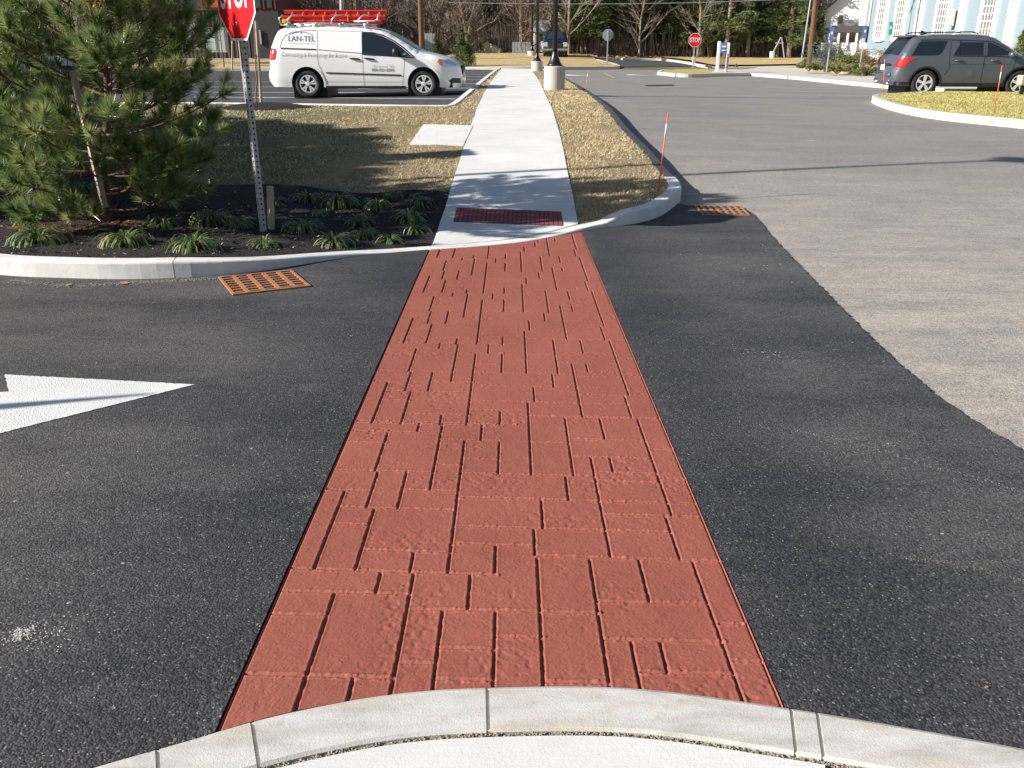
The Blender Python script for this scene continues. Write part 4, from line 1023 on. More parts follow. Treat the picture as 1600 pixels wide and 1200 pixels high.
m = MB(); m.box((5.6, 0, .88), (.08, 1.1, .32), bev=.03); m.build('grille', 'black_plastic', r_)
for s_ in (-.78, .78):
    m = MB(); m.box((5.56, s_, .92), (.10, .36, .34), bev=.04); m.build('headlight', 'clear_lens', r_)
m = MB(); m.box((5.64, 0, .58), (.10, 1.9, .16), bev=.03); m.build('front_bumper', 'chrome', r_)
m = MB(); m.box((5.70, 0, .60), (.01, .32, .15)); m.build('number_plate', 'white_paint', r_)
# ------------------------------------------------------------------ plants near the camera
t = NT('pine_needles')
n = t.noise(3.5, 3); n2 = t.noise(26, 2)
c = t.ramp(n, [(.3, (.10, .17, .05)), (.5, (.22, .29, .09)), (.70, (.50, .50, .20))])
c = t.mix(t.math('MULTIPLY', n2, .4), c, (.09, .13, .06))
t.done(c, .3, None, 0, Specular_IOR_Level=.9); t.translucent(c, .4)
simple('pine_bark', (.12, .070, .042), .9, .45, 18, bump=.012)
simple('grey_bark', (.13, .11, .095), .9, .35, 8, bump=.01)
simple('pale_wood', (.42, .30, .17), .8, .25, 10, bump=.002)
simple('weathered_wood', (.40, .33, .25), .85, .25, 12, bump=.003)
t = NT('strap_leaf'); n = t.noise(9, 3)
c = t.ramp(n, [(.3, (.05, .10, .028)), (.55, (.115, .18, .05)), (.74, (.28, .32, .13))]); t.done(c, .35); t.translucent(c, .3)
simple('dry_blade', (.20, .18, .08), .7, .3, 9)
simple('dead_leaf', (.38, .22, .10), .8, .4, 20)
simple('brown_needles', (.36, .17, .07), .85, .35, 30)

def needle_tuft(V, F, base, d, L, n, nl, rng, wd=.0037):
    """a bottle-brush shoot: n flat needles along a short axis, swept forwards"""
    d = np.array(d)/np.linalg.norm(d); a = np.cross(d, [0, 0, 1.]); 
    if np.linalg.norm(a) < .1: a = np.array([1., 0, 0])
    a /= np.linalg.norm(a); b = np.cross(d, a)
    t_ = rng.uniform(0, 1, n)**.8; ph = rng.uniform(0, 2*math.pi, n); sw = R_(14)+R_(60)*(1-t_)*rng.uniform(.6, 1.2, n)+R_(10)*rng.rand(n)
    rad = np.cos(ph)[:, None]*a+np.sin(ph)[:, None]*b
    nd = np.cos(sw)[:, None]*d+np.sin(sw)[:, None]*rad
    p0 = base+d*L*t_[:, None]; ln = nl*rng.uniform(.75, 1.1, n)
    tip = p0+nd*ln[:, None]+np.array([0, 0, .06*nl])
    side = np.cross(nd, rng.normal(0, 1, (n, 3))); side /= np.linalg.norm(side, axis=1)[:, None]+1e-9
    k = sum(len(v) for v in V)
    V.append(np.concatenate([p0-side*wd, p0+side*wd, tip], 0).reshape(3, n, 3).transpose(1, 0, 2).reshape(-1, 3))
    F.append(k+np.arange(3*n).reshape(n, 3))

def pine(loc, H, Rm, seed, label, lean=(0, 0), nb_whorl=6, tuft_n=46, nl=.10, low=.35, group=None, tap=.75):
    rng = np.random.RandomState(seed); root = thing('pine_tree', label, 'tree', loc, 0, group)
    top = np.array([lean[0], lean[1], H])
    trunk = [np.array([0, 0, -.1])+(top*(k/10))+np.array([.05*math.sin(k*.9+seed), .04*math.cos(k*1.3), 0])*(k > 0) for k in range(11)]
    mt = MB(); mt.tube(trunk, [.045*(1-k/10.6)+.006 for k in range(11)], 10); mt.build('trunk', 'pine_bark', root, True)
    mbr = MB(); V = []; F = []
    def tp(z): k = min(max(z/H*10, 0), 9.99); i = int(k); return trunk[i]+(trunk[i+1]-trunk[i])*(k-i)
    z = low; ang = rng.uniform(0, 6)
    while z < H*.97:
        f = (z-low)/(H-low); rl = Rm*(1.0-tap*f**1.3)*(.62+.38*min(1, f*4))
        m = nb_whorl if f < .8 else 4
        for k in range(m):
            a = ang+2*math.pi*k/m+rng.uniform(-.3, .3); L = rl*rng.uniform(.72, 1.08); el = -.05+.62*f+rng.uniform(-.12, .15)
            pts = []; p = tp(z+rng.uniform(-.06, .06)).copy(); st = L/8; e = el
            for q in range(9):
                pts.append(p.copy()); p = p+np.array([math.cos(a)*math.cos(e), math.sin(a)*math.cos(e), math.sin(e)])*st; e += .05; a += rng.uniform(-.07, .07)
            mbr.tube(pts, [.010*(1-q/9)+.003 for q in range(9)], 5)
            # side shoots
            shoots = [(pts[-2], pts[-1]-pts[-2], 1.0)]
            for q in range(3, 8):
                for sgn in (-1, 1):
                    if rng.rand() < .45: continue
                    base = pts[q]; da = a+sgn*rng.uniform(.5, 1.0); l2 = L*(.34-.03*q)*rng.uniform(.6, 1.2); e2 = e*.6+rng.uniform(-.1, .4)
                    d2 = np.array([math.cos(da)*math.cos(e2), math.sin(da)*math.cos(e2), math.sin(e2)])
                    mid = base+d2*l2*.5; end = mid+(d2+np.array([0, 0, .35]))*l2*.5
                    mbr.tube([base, mid, end], [.006, .005, .003], 4)
                    shoots.append((end, d2+np.array([0, 0, .8]), .95)); 
                    if l2 > .24: shoots.append((mid, d2+np.array([0, 0, .3]), .7))
            for base, d, s_ in shoots:
                needle_tuft(V, F, np.array(base), d, .13*s_, int(tuft_n*s_*rng.uniform(.8, 1.2)), nl*rng.uniform(.85, 1.15), rng)
                if rng.rand() < .35:
                    dd = np.array(d)/np.linalg.norm(d)+rng.normal(0, .45, 3); needle_tuft(V, F, np.array(base), dd, .09, int(tuft_n*.55), nl*.9, rng)
        z += .20*rng.uniform(.85, 1.15); ang += 1.1
    for _ in range(5): needle_tuft(V, F, tp(H*.98), np.array([rng.normal(0, .4), rng.normal(0, .4), 1]), .2, tuft_n, nl, rng)
    mbr.build('branches', 'pine_bark', root, True)
    link_np('needles', np.concatenate(V), np.concatenate(F), 'pine_needles', root)
    return root
p = at(163, 346, Uh); PB = (p[0], p[1], float(Uh(*p)))
pine((p[0]+.03, p[1]+.05, PB[2]), 3.0, 1.62, 4, 'bushy young pine beside the stop sign post in the mulch bed', lean=(.28, .1), nb_whorl=8, tuft_n=165, nl=.135, low=.19)
# wooden stake tied to the pine, and the low survey stake
def stake(name, label, px0, px1, wd, depth_y=None, mat='weathered_wood', cat='stake', group=None, round_=False, dy=0):
    b = at(*px0, Uh) if depth_y is None else None
    yb = b[1] if b else depth_y
    B = at_depth(px0[0], px0[1], yb); T = at_depth(px1[0], px1[1], yb+dy)
    loc = (B.x, B.y, B.z); m = MB(); d = T-B
    if round_: m.tube([(0, 0, -.15), tuple(d)], wd/2, 10)
    else: m.tube([(0, 0, -.15), tuple(d)], wd*.7, 4)
    o = m.build(name, mat); o.location = loc; return tag(o, label, cat, group)
stake('wooden_stake', 'brown wooden stake leaning inside the near pine with a black tie', (160, 300), (113, 110), .05, depth_y=PB[1]-.25, dy=.05)
stake('wooden_stake', 'short square wooden stake stuck in the mulch just right of the stop sign post', (422, 357), (422, 291), .05)

def strap_clump(seed, n=70, L=.34):
    rng = np.random.RandomState(seed); V = []; F = []
    for i in range(n):
        a = rng.uniform(0, 2*math.pi); l = L*rng.uniform(.5, 1.1); e = rng.uniform(.7, 1.45); w_ = .0085*rng.uniform(.7, 1.2); p = np.array([math.cos(a)*.03*rng.rand(), math.sin(a)*.03*rng.rand(), -.01]); k = len(V)
        s = np.array([-math.sin(a), math.cos(a), 0])
        N = 7
        for j in range(N+1):
            t_ = j/N; ww = w_*(1-t_**2.2)+.0006; V += [p-s*ww, p+s*ww]
            p = p+np.array([math.cos(a)*math.cos(e), math.sin(a)*math.cos(e), math.sin(e)])*l/N; e -= (.44+.22*rng.rand())
        for j in range(N): F.append((k+2*j, k+2*j+1, k+2*j+3, k+2*j+2))
    me = bpy.data.meshes.new('leaves'); me.from_pydata([tuple(v) for v in V], [], F); me.materials.append(MATS['strap_leaf']); me.materials.append(MATS['dry_blade'])
    for i, f_ in enumerate(me.polygons): f_.material_index = 1 if (i//7) % 6 == seed % 6 else 0
    return me
clumps = [strap_clump(s, n, L) for s, n, L in ((1, 120, .44), (2, 80, .36), (3, 60, .34), (4, 130, .50))]
front = [((62, 378), 3, 1.05, 'large strap-leaved clump in front at the left end of the bed'), ((196, 382), 3, .95, 'strap-leaved clump directly in front of the near pine trunk'), ((303, 390), 3, .95, 'strap-leaved clump between the near pine and the stop sign post, by the kerb'),
  ((414, 384), 1, .9, 'strap-leaved clump at the foot of the stop sign post'), ((521, 383), 0, .95, 'upright strap-leaved clump by the kerb midway from stop sign post to sidewalk'), ((612, 378), 2, .9, 'sparse strap-leaved clump by the kerb nearest the sidewalk')]
k = 0
for (px, v, s_, lab) in front:
    p = at(*px, Uh); o = bpy.data.objects.new('lily_turf', clumps[v]); COL.objects.link(o); o.location = (p[0], p[1], float(Uh(*p))-.01); o.rotation_euler = (0, 0, k*1.3); o.scale = (s_,)*3; k += 1
    tag(o, lab, 'plant', 'strap-leaved plants in the mulch bed')
for px in ((40, 350), (75, 340), (330, 345), (375, 352), (20, 322), (90, 318), (255, 352), (500, 335), (560, 350), (530, 318), (590, 322), (640, 342), (655, 318), (470, 360), (615, 305), (480, 312), (430, 318), (570, 370), (130, 300), (650, 362)):
    p = at(*px, Uh); o = bpy.data.objects.new('lily_turf', clumps[k % 4]); COL.objects.link(o); o.location = (p[0], p[1], float(Uh(*p))-.01); o.rotation_euler = (0, 0, k*1.7); s_ = .6+.6*((k*37) % 10)/10; o.scale = (s_,)*3; k += 1
    tag(o, 'dark green strap-leaved clump in the mulch bed behind the row along the kerb', 'plant', 'strap-leaved plants behind the front row of the mulch bed')
# mulch chips, fallen needles, dry grass
def litter(name, pts, H, L, wd, mat, label, cat, rng, tilt=.35, dz=0):
    n = len(pts); a = rng.uniform(0, 2*math.pi, n); l = L*rng.uniform(.4, 1.2, n); e = rng.uniform(-tilt, tilt, n)
    d = np.stack([np.cos(a)*np.cos(e), np.sin(a)*np.cos(e), np.sin(e)], 1)*l[:, None]/2; s = np.stack([-np.sin(a), np.cos(a), rng.uniform(-.5, .5, n)], 1)*(wd*rng.uniform(.6, 1.3, n))[:, None]/2
    c = np.stack([pts[:, 0], pts[:, 1], H(pts[:, 0], pts[:, 1])+dz+rng.uniform(0, .014, n)+np.abs(d[:, 2])*.6], 1)
    V = np.stack([c-d-s, c+d-s, c+d+s, c-d+s], 1).reshape(-1, 3)
    o = link_np(name, V, np.arange(4*n).reshape(n, 4), mat); return tag(o, label, cat, kind='stuff')
rng = np.random.RandomState(8)
def rnd_in(poly, n):
    A = np.array(poly); lo, hi = A.min(0), A.max(0); P = rng.uniform(lo, hi, (n*3, 2)); P = P[inside(poly, P[:, 0], P[:, 1])]; return P[:n]
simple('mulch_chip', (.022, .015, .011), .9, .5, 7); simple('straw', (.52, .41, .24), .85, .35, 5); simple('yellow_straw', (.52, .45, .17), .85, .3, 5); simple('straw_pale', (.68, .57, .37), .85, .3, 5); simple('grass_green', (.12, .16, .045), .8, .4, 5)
bedn = [p_ for p_ in bed if p_[0] > -9]
litter('mulch_chips', rnd_in([(-9, 7)]+bedn if False else bedn, 16000), Uh, .05, .014, 'mulch_chip', 'dark bark mulch chips covering the planting bed', 'mulch', rng, .5, -.015)
litter('mulch_flecks', rnd_in(bedn, 800), Uh, .03, .008, 'straw_pale', 'pale flecks and bits of straw scattered on the dark mulch', 'debris', rng, .5, .002)
litter('fallen_needles', np.array([[PB[0]-.15, PB[1]-.25]])+rng.normal(0, 1, (3200, 2))*[.30, .20], Uh, .09, .0042, 'brown_needles', 'orange brown pine needles heaped under the near pine', 'needles', rng, .3, -.005)
law = [p_ for p_ in lawn if p_[0] > -11 and p_[1] < 30]
def blades(name, poly, n, mat, label, H=Uh, L=.042, wd=.0034, near=True, dz=-.012):
    P = rnd_in(poly, n*2)
    if near: P = P[rng.rand(len(P)) < np.clip(13/P[:, 1], .15, 1)**1.6][:n]
    n = len(P); a = rng.uniform(0, 2*math.pi, n); e = rng.uniform(.05, 1.0, n); l = L*rng.uniform(.5, 1.3, n)
    d = np.stack([np.cos(a)*np.cos(e), np.sin(a)*np.cos(e), np.sin(e)], 1)*l[:, None]; s = np.stack([-np.sin(a), np.cos(a), 0*a], 1)*wd*(np.clip(P[:, 1]/10, 1, 3))[:, None]
    c = np.stack([P[:, 0], P[:, 1], H(P[:, 0], P[:, 1])+dz], 1)
    V = np.stack([c-s, c+s, c+d], 1).reshape(-1, 3); o = link_np(name, V, np.arange(3*n).reshape(n, 3), mat); return tag(o, label, 'grass', kind='stuff')
def clip_poly(poly, ymax): return [p_ for p_ in poly if p_[1] <= ymax]
L1 = [p_ for p_ in bed_b if p_[0] > -11] + [(p_[0]-.02, p_[1]) for p_ in sl_up if p_[1] < 30] + [p_ for p_ in LP if p_[1] < 30 and p_[0] > -11]
blades('dry_grass', L1, 60000, 'straw', 'dry straw coloured grass left of the sidewalk')
blades('dry_grass', L1, 25000, 'straw_pale', 'pale bleached blades among the grass left of the sidewalk')
blades('green_grass', L1, 9000, 'grass_green', 'green blades among the dry grass left of the sidewalk')
gl = [(-11, 10.2), (-2.6, 10.2), (-2.0, 12.5), (-2.1, 14.3), (-5, 16.2), (-11, 17)]  # outline of the lawn shadow; green grass here also deepens that shade
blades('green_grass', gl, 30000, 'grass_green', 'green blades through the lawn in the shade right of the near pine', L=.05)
L2 = [p_ for p_ in lawn2 if p_[1] < 30]
blades('dry_grass', L2, 42000, 'straw', 'dry straw coloured grass between the sidewalk and the street')
blades('dry_grass', L2, 16000, 'straw_pale', 'pale bleached blades between the sidewalk and the street')
blades('green_grass', IP, 9000, 'grass_green', 'green blades on the kerbed island before the grey vehicle', H=Rh, L=.05, wd=.0028, near=False, dz=.135)
blades('dry_grass', IP, 60000, 'yellow_straw', 'yellow blades on the kerbed island before the grey vehicle', H=Rh, L=.05, wd=.0028, near=False, dz=.135)
# a few fallen leaves on the asphalt
def leaf(px, s, label):
    p = at(*px); a = px[0]; m = MB(); pts = [(-.5, 0), (-.2, .3), (.1, .22), (.25, .4), (.5, .05), (.3, -.3), (0, -.2), (-.3, -.28)]
    m.add([(u*s*math.cos(a)-v*s*math.sin(a), u*s*math.sin(a)+v*s*math.cos(a), .006+.18*s*(abs(v)+.3*u*u)) for u, v in pts], [tuple(range(8))])
    o = m.build('dead_leaf', 'dead_leaf'); o.location = (p[0], p[1], float(Rh(*p))+.004); tag(o, label, 'leaf')
leaf((194, 444), .09, 'curled brown leaf on the dark asphalt below the left kerb')
leaf((108, 447), .06, 'small pale brown leaf on the asphalt left of the other leaf by the kerb')
leaf((1540, 1078), .014, 'small brown leaf on the dark asphalt near the lower right corner')

def fleck_line(pxs, n, spread, size, mat, label, seed):
    r = np.random.RandomState(seed); L = np.array(ats(smooth_line(pxs, 6))); k = r.randint(0, len(L)-1, n); t_ = r.rand(n)[:, None]
    P = L[k]*(1-t_)+L[k+1]*t_+r.normal(0, spread, (n, 2)); litter('grit_flecks', P, Rh, size, size*.5, mat, label, 'grit', r, .05, -.003)
simple('chalk_grit', (.50, .48, .44), .9, .2, 20); simple('yellow_grit', (.25, .22, .14), .9, .2, 20)
fleck_line([(1185, 668), (1290, 684), (1400, 712), (1500, 742), (1600, 772)], 500, .014, .004, 'chalk_grit', 'long pale scratch of grit curving over the dark asphalt at right', 1)
fleck_line([(1220, 700), (1330, 706), (1430, 694), (1530, 680)], 260, .04, .004, 'chalk_grit', 'short pale scratch above the middle of the dark asphalt at right', 2)
fleck_line([(1412, 874), (1500, 886), (1600, 912)], 450, .008, .004, 'yellow_grit', 'yellowish scratch line on the dark asphalt near the right edge', 3)
fleck_line([(1150, 548), (1200, 556), (1240, 562), (1330, 560)], 120, .07, .008, 'chalk_grit', 'scattered pale chips on the dark asphalt right of the crosswalk middle', 4)
fleck_line([(28, 992), (40, 996)], 420, .018, .006, 'chalk_grit', 'white powdery spot on the dark asphalt at the lower left edge', 5)
fleck_line([(60, 1000), (95, 988)], 260, .05, .005, 'chalk_grit', 'faint powder right of the white spot on the asphalt at lower left', 6)
fleck_line([(1180, 400), (1300, 420), (1420, 400), (1500, 450)], 420, .5, .012, 'chalk_grit', 'pale chips scattered over the worn street pavement beyond the patch', 7)
fleck_line([(40, 1190), (240, 1178), (345, 1150)], 260, .02, .005, 'pebble', 'loose grains along the near kerb at the lower left', 8)
fleck_line([(10, 440), (120, 447), (250, 441), (340, 436)], 2600, .035, .012, 'pebble', 'sandy grit gathered along the foot of the left kerb', 9)
# ------------------------------------------------------------------ street furniture
t = NT('sign_red'); t.done((.62, .006, .012), .4)
simple('sign_white', (.75, .75, .75), .45, .03, 5); simple('sign_back', (.33, .34, .36), .5, .08, 5, metal=.4); simple('sign_blue', (.10, .17, .38), .5, .05, 5); simple('sign_green', (.02, .38, .24), .5, .05, 5)
simple('galvanised', (.36, .37, .38), .5, .2, 14, metal=.35); simple('hole_black', (.008, .008, .009), .9, .1, 4)
simple('rust', (.34, .14, .058), .85, .6, 14, bump=.003); simple('old_rust', (.30, .15, .09), .85, .35, 14, bump=.003)
simple('marker_orange', (.80, .12, .03), .5, .1, 6); simple('marker_white', (.75, .75, .75), .5, .05, 6)
simple('brown_pole', (.13, .065, .035), .9, .3, 6, bump=.01)

def octagon(r): return [(r*math.cos(R_(22.5+45*k))/math.cos(R_(22.5)), r*math.sin(R_(22.5+45*k))/math.cos(R_(22.5))) for k in range(8)]
def stop_sign(B, top, ang, label, size=.76, post_w=.05, lean=(0, 0), front=True, sc=1.0, post_h=None):
    """ang: rotation about Z; the face looks along local -Y"""
    root = thing('stop_sign', label, 'sign', B, ang)
    ph = top+size*.9 if post_h is None else post_h
    m = MB(); w_ = post_w/2
    # hat-section post
    m.prism([(-w_, 0), (-w_*.55, 0), (-w_*.45, .028), (w_*.45, .028), (w_*.55, 0), (w_, 0), (w_, .004), (w_*.62, .004), (w_*.52, .032), (-w_*.52, .032), (-w_*.62, .004), (-w_, .004)] if False else [(-w_, -w_), (w_, -w_), (w_, w_), (-w_, w_)], lambda u, v, t_: (u+lean[0]*t_, v+w_+.006+lean[1]*t_, t_), -.2, ph)
    post_name = m.build('post', 'galvanised', root).name
    h = MB(); pobj = root.children[0] if root.children else None
    for k in range(int(ph/.05)):
        z = .06+k*.05
        if z > ph-.02: break
        for (cx, cy, ax) in ((0, .0055, 'y'), (-w_-.0006, w_+.006, 'x'), (w_+.0006, w_+.006, 'x')):
            r = .0105; pts = []
            for q in range(8):
                a = 2*math.pi*q/8
                pts.append((cx+r*math.cos(a)+lean[0]*z, cy-.0003+lean[1]*z, z+r*math.sin(a)) if ax == 'y' else (cx+lean[0]*z, cy+r*math.cos(a)+lean[1]*z, z+r*math.sin(a)))
            h.add(pts, [tuple(range(8)) if not (ax == 'x' and cx > 0) else tuple(range(8))])
    if post_w < .055 and front:
        nv, nf_ = len(m.v), len(m.f); bpy.data.objects.remove(bpy.data.objects[post_name]); m.add(h.v, h.f); po = m.build('post', 'galvanised', root)
        po.data.materials.append(MATS['hole_black'])
        for i in range(nf_, len(po.data.polygons)): po.data.polygons[i].material_index = 1
    zc = top+size/2; ox, oy = lean[0]*zc, lean[1]*zc
    p = MB(); p.prism(octagon(size/2), lambda u, v, t_: (u+ox, t_+oy, zc+v), .001, .005); p.build('sign_back', 'sign_back', root)
    p = MB(); p.prism(octagon(size/2*.998), lambda u, v, t_: (u+ox, t_+oy, zc+v), -.001, .0008); p.build('sign_border', 'sign_white', root)
    p = MB(); p.prism(octagon(size/2*.945), lambda u, v, t_: (u+ox, t_+oy, zc+v), -.0022, -.0012); p.build('sign_face', 'sign_red', root)
    text_mesh('sign_lettering', 'STOP', size*.46, lambda u, v: (u+ox, oy-.0034, zc+v), 'sign_white', root, bold=size*.008, sx=.74)
    b = MB()
    for dz in (-.31, .31): b.lathe([(.012, 0), (.012, -.01), (.004, -.012)], 8, c=(ox, oy-.003, zc+dz*size), axis='Y')
    b.build('bolt', 'galvanised', root, False)
    return root
p = at(407, 361, Uh)
stop_sign((p[0], p[1], float(Uh(*p))), 1.72, R_(-49), 'large red stop sign on a perforated steel post in the mulch bed', lean=(0.0, 0.0), size=.76)
p = at_depth(1083, 103.5, 52)
stop_sign((p.x, p.y, p.z), 1.02, 0.05, 'small far stop sign facing us across the street before the woods', size=.72, post_w=.06, post_h=1.6)
p = at_depth(948, 103, 53)
stop_sign((p.x, p.y, p.z), 1.35, math.pi+.05, 'round-looking grey back of a sign on a post before the woods', size=.62, post_w=.06, front=False)
bpy.data.objects[-1] if False else None
# signpost and an added unseen post whose shadows cross the lawn and the arrow
def sign_post(x, y, h, label, sw=.46, sh=.62, rz=R_(-80), mat='sign_white', z=None, name='signpost'):
    root = thing(name, label, 'sign', (x, y, float(Rh(x, y)) if z is None else z), rz)
    m = MB(); m.box((0, .03, h/2-.1), (.05, .05, h+.2)); m.build('post', 'galvanised', root)
    m = MB(); m.box((0, 0, h-sh/2), (sw, .005, sh)); m.build('sign_panel', mat, root); return root
sign_post(-5.95, 11.05, 2.95, 'perforated signpost at the top left corner behind the pine', sw=.5, sh=.66, z=float(Uh(-5.95, 11.05)))
m = MB(); m.tube([(0, 0, -.1), (0, 0, 1.9), (0, 0, 2.42)], [.07, .06, .014], 12); o = m.build('shadow_post', 'galvanised', smooth=True); o.location = (-6.6, 2.91, 0); tag(o, 'slim tapering metal post added unseen beyond the left edge to shade the painted arrow', 'post')  # added out of view, its taper shaped to the shadow stripe on the arrow
# lamp posts
def lamp_post(base_px, bw, label, h=8.5, top=True, X=None, Y=None, bh=.62, tilt=0, r=.055, group='black lamp posts on concrete bases'):
    if X is None: X, Y = at(*base_px, Uh)
    z = float(Uh(X, Y)) if Y < 46 else float(Rh(X, Y))+.1
    root = thing('lamp_post', label, 'lamp post', (X, Y, z), 0, group)
    m = MB(); m.lathe([(bw/2, -.3), (bw/2, bh*.97), (bw/2-.02, bh)], 32); m.build('concrete_base', 'pale_concrete', root, False)
    ob = root.children[-1]
    m = MB(); m.lathe([(.19, bh), (.19, bh+.035), (.165, bh+.06), (.12, bh+.15), (.085, bh+.24), (.07, bh+.32), (r+.012, bh+.34)], 20); m.build('base_cover', 'black_metal', root, True)
    m = MB(); m.tube([(0, 0, bh), (0, 0, h)], [r+.01, r-.01], 14); m.build('pole', 'black_metal', root, True)
    m = MB(); m.lathe([(r, h), (.10, h+.05), (.10, h+.12), (.22, h+.2), (.30, h+.25), (.05, h+.55), (.015, h+.7)], 20); m.build('lamp_head', 'black_metal', root, True)
    return root
simple('base_concrete', (.60, .57, .53), .85, .15, 5, bump=.006)
lamp_post((866, 140), .52, 'nearest black lamp post on a round concrete base beside the sidewalk', bh=.56)
p = at_depth(839, 115, 41)
lp = lamp_post(None, .5, 'second black lamp post on a round concrete base, just beyond the nearest one', X=p.x, Y=41, bh=.52); lp.location.z = p.z
p = at_depth(831, 88.5, 63)
lamp_post(None, .6, 'thin farthest lamp post on a small pale base before the woods', X=p.x, Y=63, bh=.3, h=7)
lamp_post(None, .6, 'lamp post beyond the left edge whose long shadow crosses the sidewalk and street', X=-9.2, Y=8.67, bh=.6, h=8.6)
# utility poles
def util_pole(px, y, lean_px, r, label, mat='brown_pole', h=9):
    B = at_depth(*px, y); T = at_depth(lean_px, 0, y); d = (T-B); d = d/d.z
    z0 = float(Rh(B.x, y)); m = MB(); m.tube([(0, 0, -.3), (d.x*h, 0, h)], [r, r*.75], 12); 
    for k in (7.4, 8.2): m.box((d.x*k, 0, k), (1.8, .09, .1))
    o = m.build('utility_pole', mat, smooth=False); o.location = (B.x, y, z0); return tag(o, label, 'pole')
util_pole((659, 84), 58, 656.5, .17, 'brown wooden utility pole rising behind the white van windscreen')
util_pole((1265, 95.5), 56, 1275, .17, 'leaning brown wooden utility pole left of the blue building')
util_pole((1252, 93), 57.5, 1266, .05, 'thin grey pole leaning beside the brown utility pole by the blue building', mat='galvanised')
util_pole((534, 95), 50, 532.5, .12, 'grey metal pole rising behind the ladders on the van', mat='galvanised')
m = MB(); a, b = Vector((-24, 62, 6.4)), Vector((30, 60, 3.9)) ; A = at_depth(700, 4, 56); B = at_depth(1275, -4, 56); C_ = at_depth(1010, 5.5, 56)
pts = []
for k in range(25):
    t_ = k/24; pts.append(A*(1-t_)**2+(C_*2-A*.5-B*.5)*2*t_*(1-t_)+B*t_*t_)
m.tube(pts, .018, 5); o = m.build('power_cable', 'galvanised'); tag(o, 'thin overhead cable crossing before the dark pines at the top', 'cable')

# drain grates
def grate(px4, nu, nv, mat, label):
    c = [np.array(at(*q)) for q in px4]; root = thing('drain_grate', label, 'drain grate', (c[0][0], c[0][1], float(Rh(*c[0]))))
    def W(u, v, dz): 
        p = (c[0]*(1-u)+c[1]*u)*(1-v)+(c[3]*(1-u)+c[2]*u)*v; return (p[0]-c[0][0], p[1]-c[0][1], float(Rh(*p))-float(Rh(*c[0]))+dz)
    m = MB()
    def bar(u0, u1, v0, v1, z0=-.002, z1=.014):
        vs = [W(u, v, z) for z in (z0, z1) for u, v in ((u0, v0), (u1, v0), (u1, v1), (u0, v1))]
        m.add(vs, [(4, 5, 6, 7), (0, 1, 5, 4), (1, 2, 6, 5), (2, 3, 7, 6), (3, 0, 4, 7)])
    bar(0, 1, 0, .045, z1=.016); bar(0, 1, .955, 1, z1=.016); bar(0, .035, .045, .955, z1=.016); bar(.965, 1, .045, .955, z1=.016)
    for i in range(1, nu): u = i/nu; bar(u-.028, u+.028, .045, .955, z1=.0145)
    for j in range(1, nv):
        v = j/nv
        for i in range(nu):
            bar(max(.035, i/nu+.028) if i else .035, (i+1)/nu-.028 if i < nu-1 else .965, v-.022, v+.022, z1=.0125)
    m.build('bars', mat, root)
    f = MB(); f.add([W(.01, .01, .0055), W(.99, .01, .0055), W(.99, .99, .0055), W(.01, .99, .0055)], [(0, 1, 2, 3)]); f.build('dark_pit', 'hole_black', root)
grate([(364, 463), (486, 449), (456, 424), (341, 435)], 5, 8, 'rust', 'bright orange rusted drain grate by the left kerb')
grate([(1098, 337), (1172, 338), (1158, 323.5), (1085, 322)], 7, 4, 'old_rust', 'dull brown drain grate at the kerb corner where dark and pale asphalt meet')
# orange snow markers
def marker(b, tpx, H, label, z=0.14, band=True):
    p = at(*b, lambda x, y: Rh(x, y)+z); B = Vector((p[0], p[1], float(Rh(*p))+z)); T = at_depth(*tpx, p[1]+.02); d = T-B
    root = thing('marker_stake', label, 'marker', B, 0, 'orange plastic snow markers')
    m = MB(); m.tube([(0, 0, -.05), tuple(d)], .0075, 8); m.build('rod', 'marker_orange', root, True)
    m = MB(); m.tube([tuple(d*.70), tuple(d*.86)], .0088, 8); m.build('reflective_band', 'marker_white', root, True)
marker((1028, 298), (1044, 176), None, 'orange marker rod leaning at the kerb corner right of the sidewalk')
marker((1380, 151), (1382.5, 91), None, 'orange marker rod at the left tip of the grass island before the grey vehicle')
marker((1553, 178), (1566, 102), None, 'orange marker rod leaning on the grass island before the grey vehicle doors')
marker((915, 143), (919, 111), None, 'faint orange marker rod by the street kerb right of the lamp bases')

# twin-post kiosk, bins and small things by the woods
def kiosk():
    B = at_depth(1129, 106.5, 48); root = thing('ticket_station', 'two pale posts with a blue panel and dark grille by the far island', 'kiosk', (B.x, B.y, B.z), 0)
    s = 48/FPX*1.02
    for x, w_, h in ((-7.5, 4, 36), (5.5, 4, 34)):
        m = MB(); m.box((x*s, 0, h*s/2-.1), (w_*s, .18, h*s+.2), bev=.02); m.build('post', 'sign_white', root)
    m = MB(); m.box((-.8*s, -.02, 27*s), (8*s, .14, 14*s), bev=.02); m.build('blue_panel', 'sign_blue', root)
    m = MB(); m.box((-.8*s, -.10, 29*s), (6*s, .01, 2.2*s)); m.box((-.8*s, -.10, 24*s), (6*s, .01, 1.5*s)); m.build('panel_lettering', 'sign_white', root)
    m = MB()
    for k in range(7): m.box((-5*s+k*1.8*s, -.2, 9.5*s), (.5*s, .04, 19*s))
    m.box((.4*s, -.2, 19*s), (13*s, .05, .6*s)); m.box((.4*s, -.2, 1*s), (13*s, .05, .6*s)); m.build('grille', 'black_metal', root)
    m = MB(); m.box((9.5*s, 0, 22*s), (3*s, .2, 4*s)); m.build('side_box', 'black_metal', root)
kiosk()
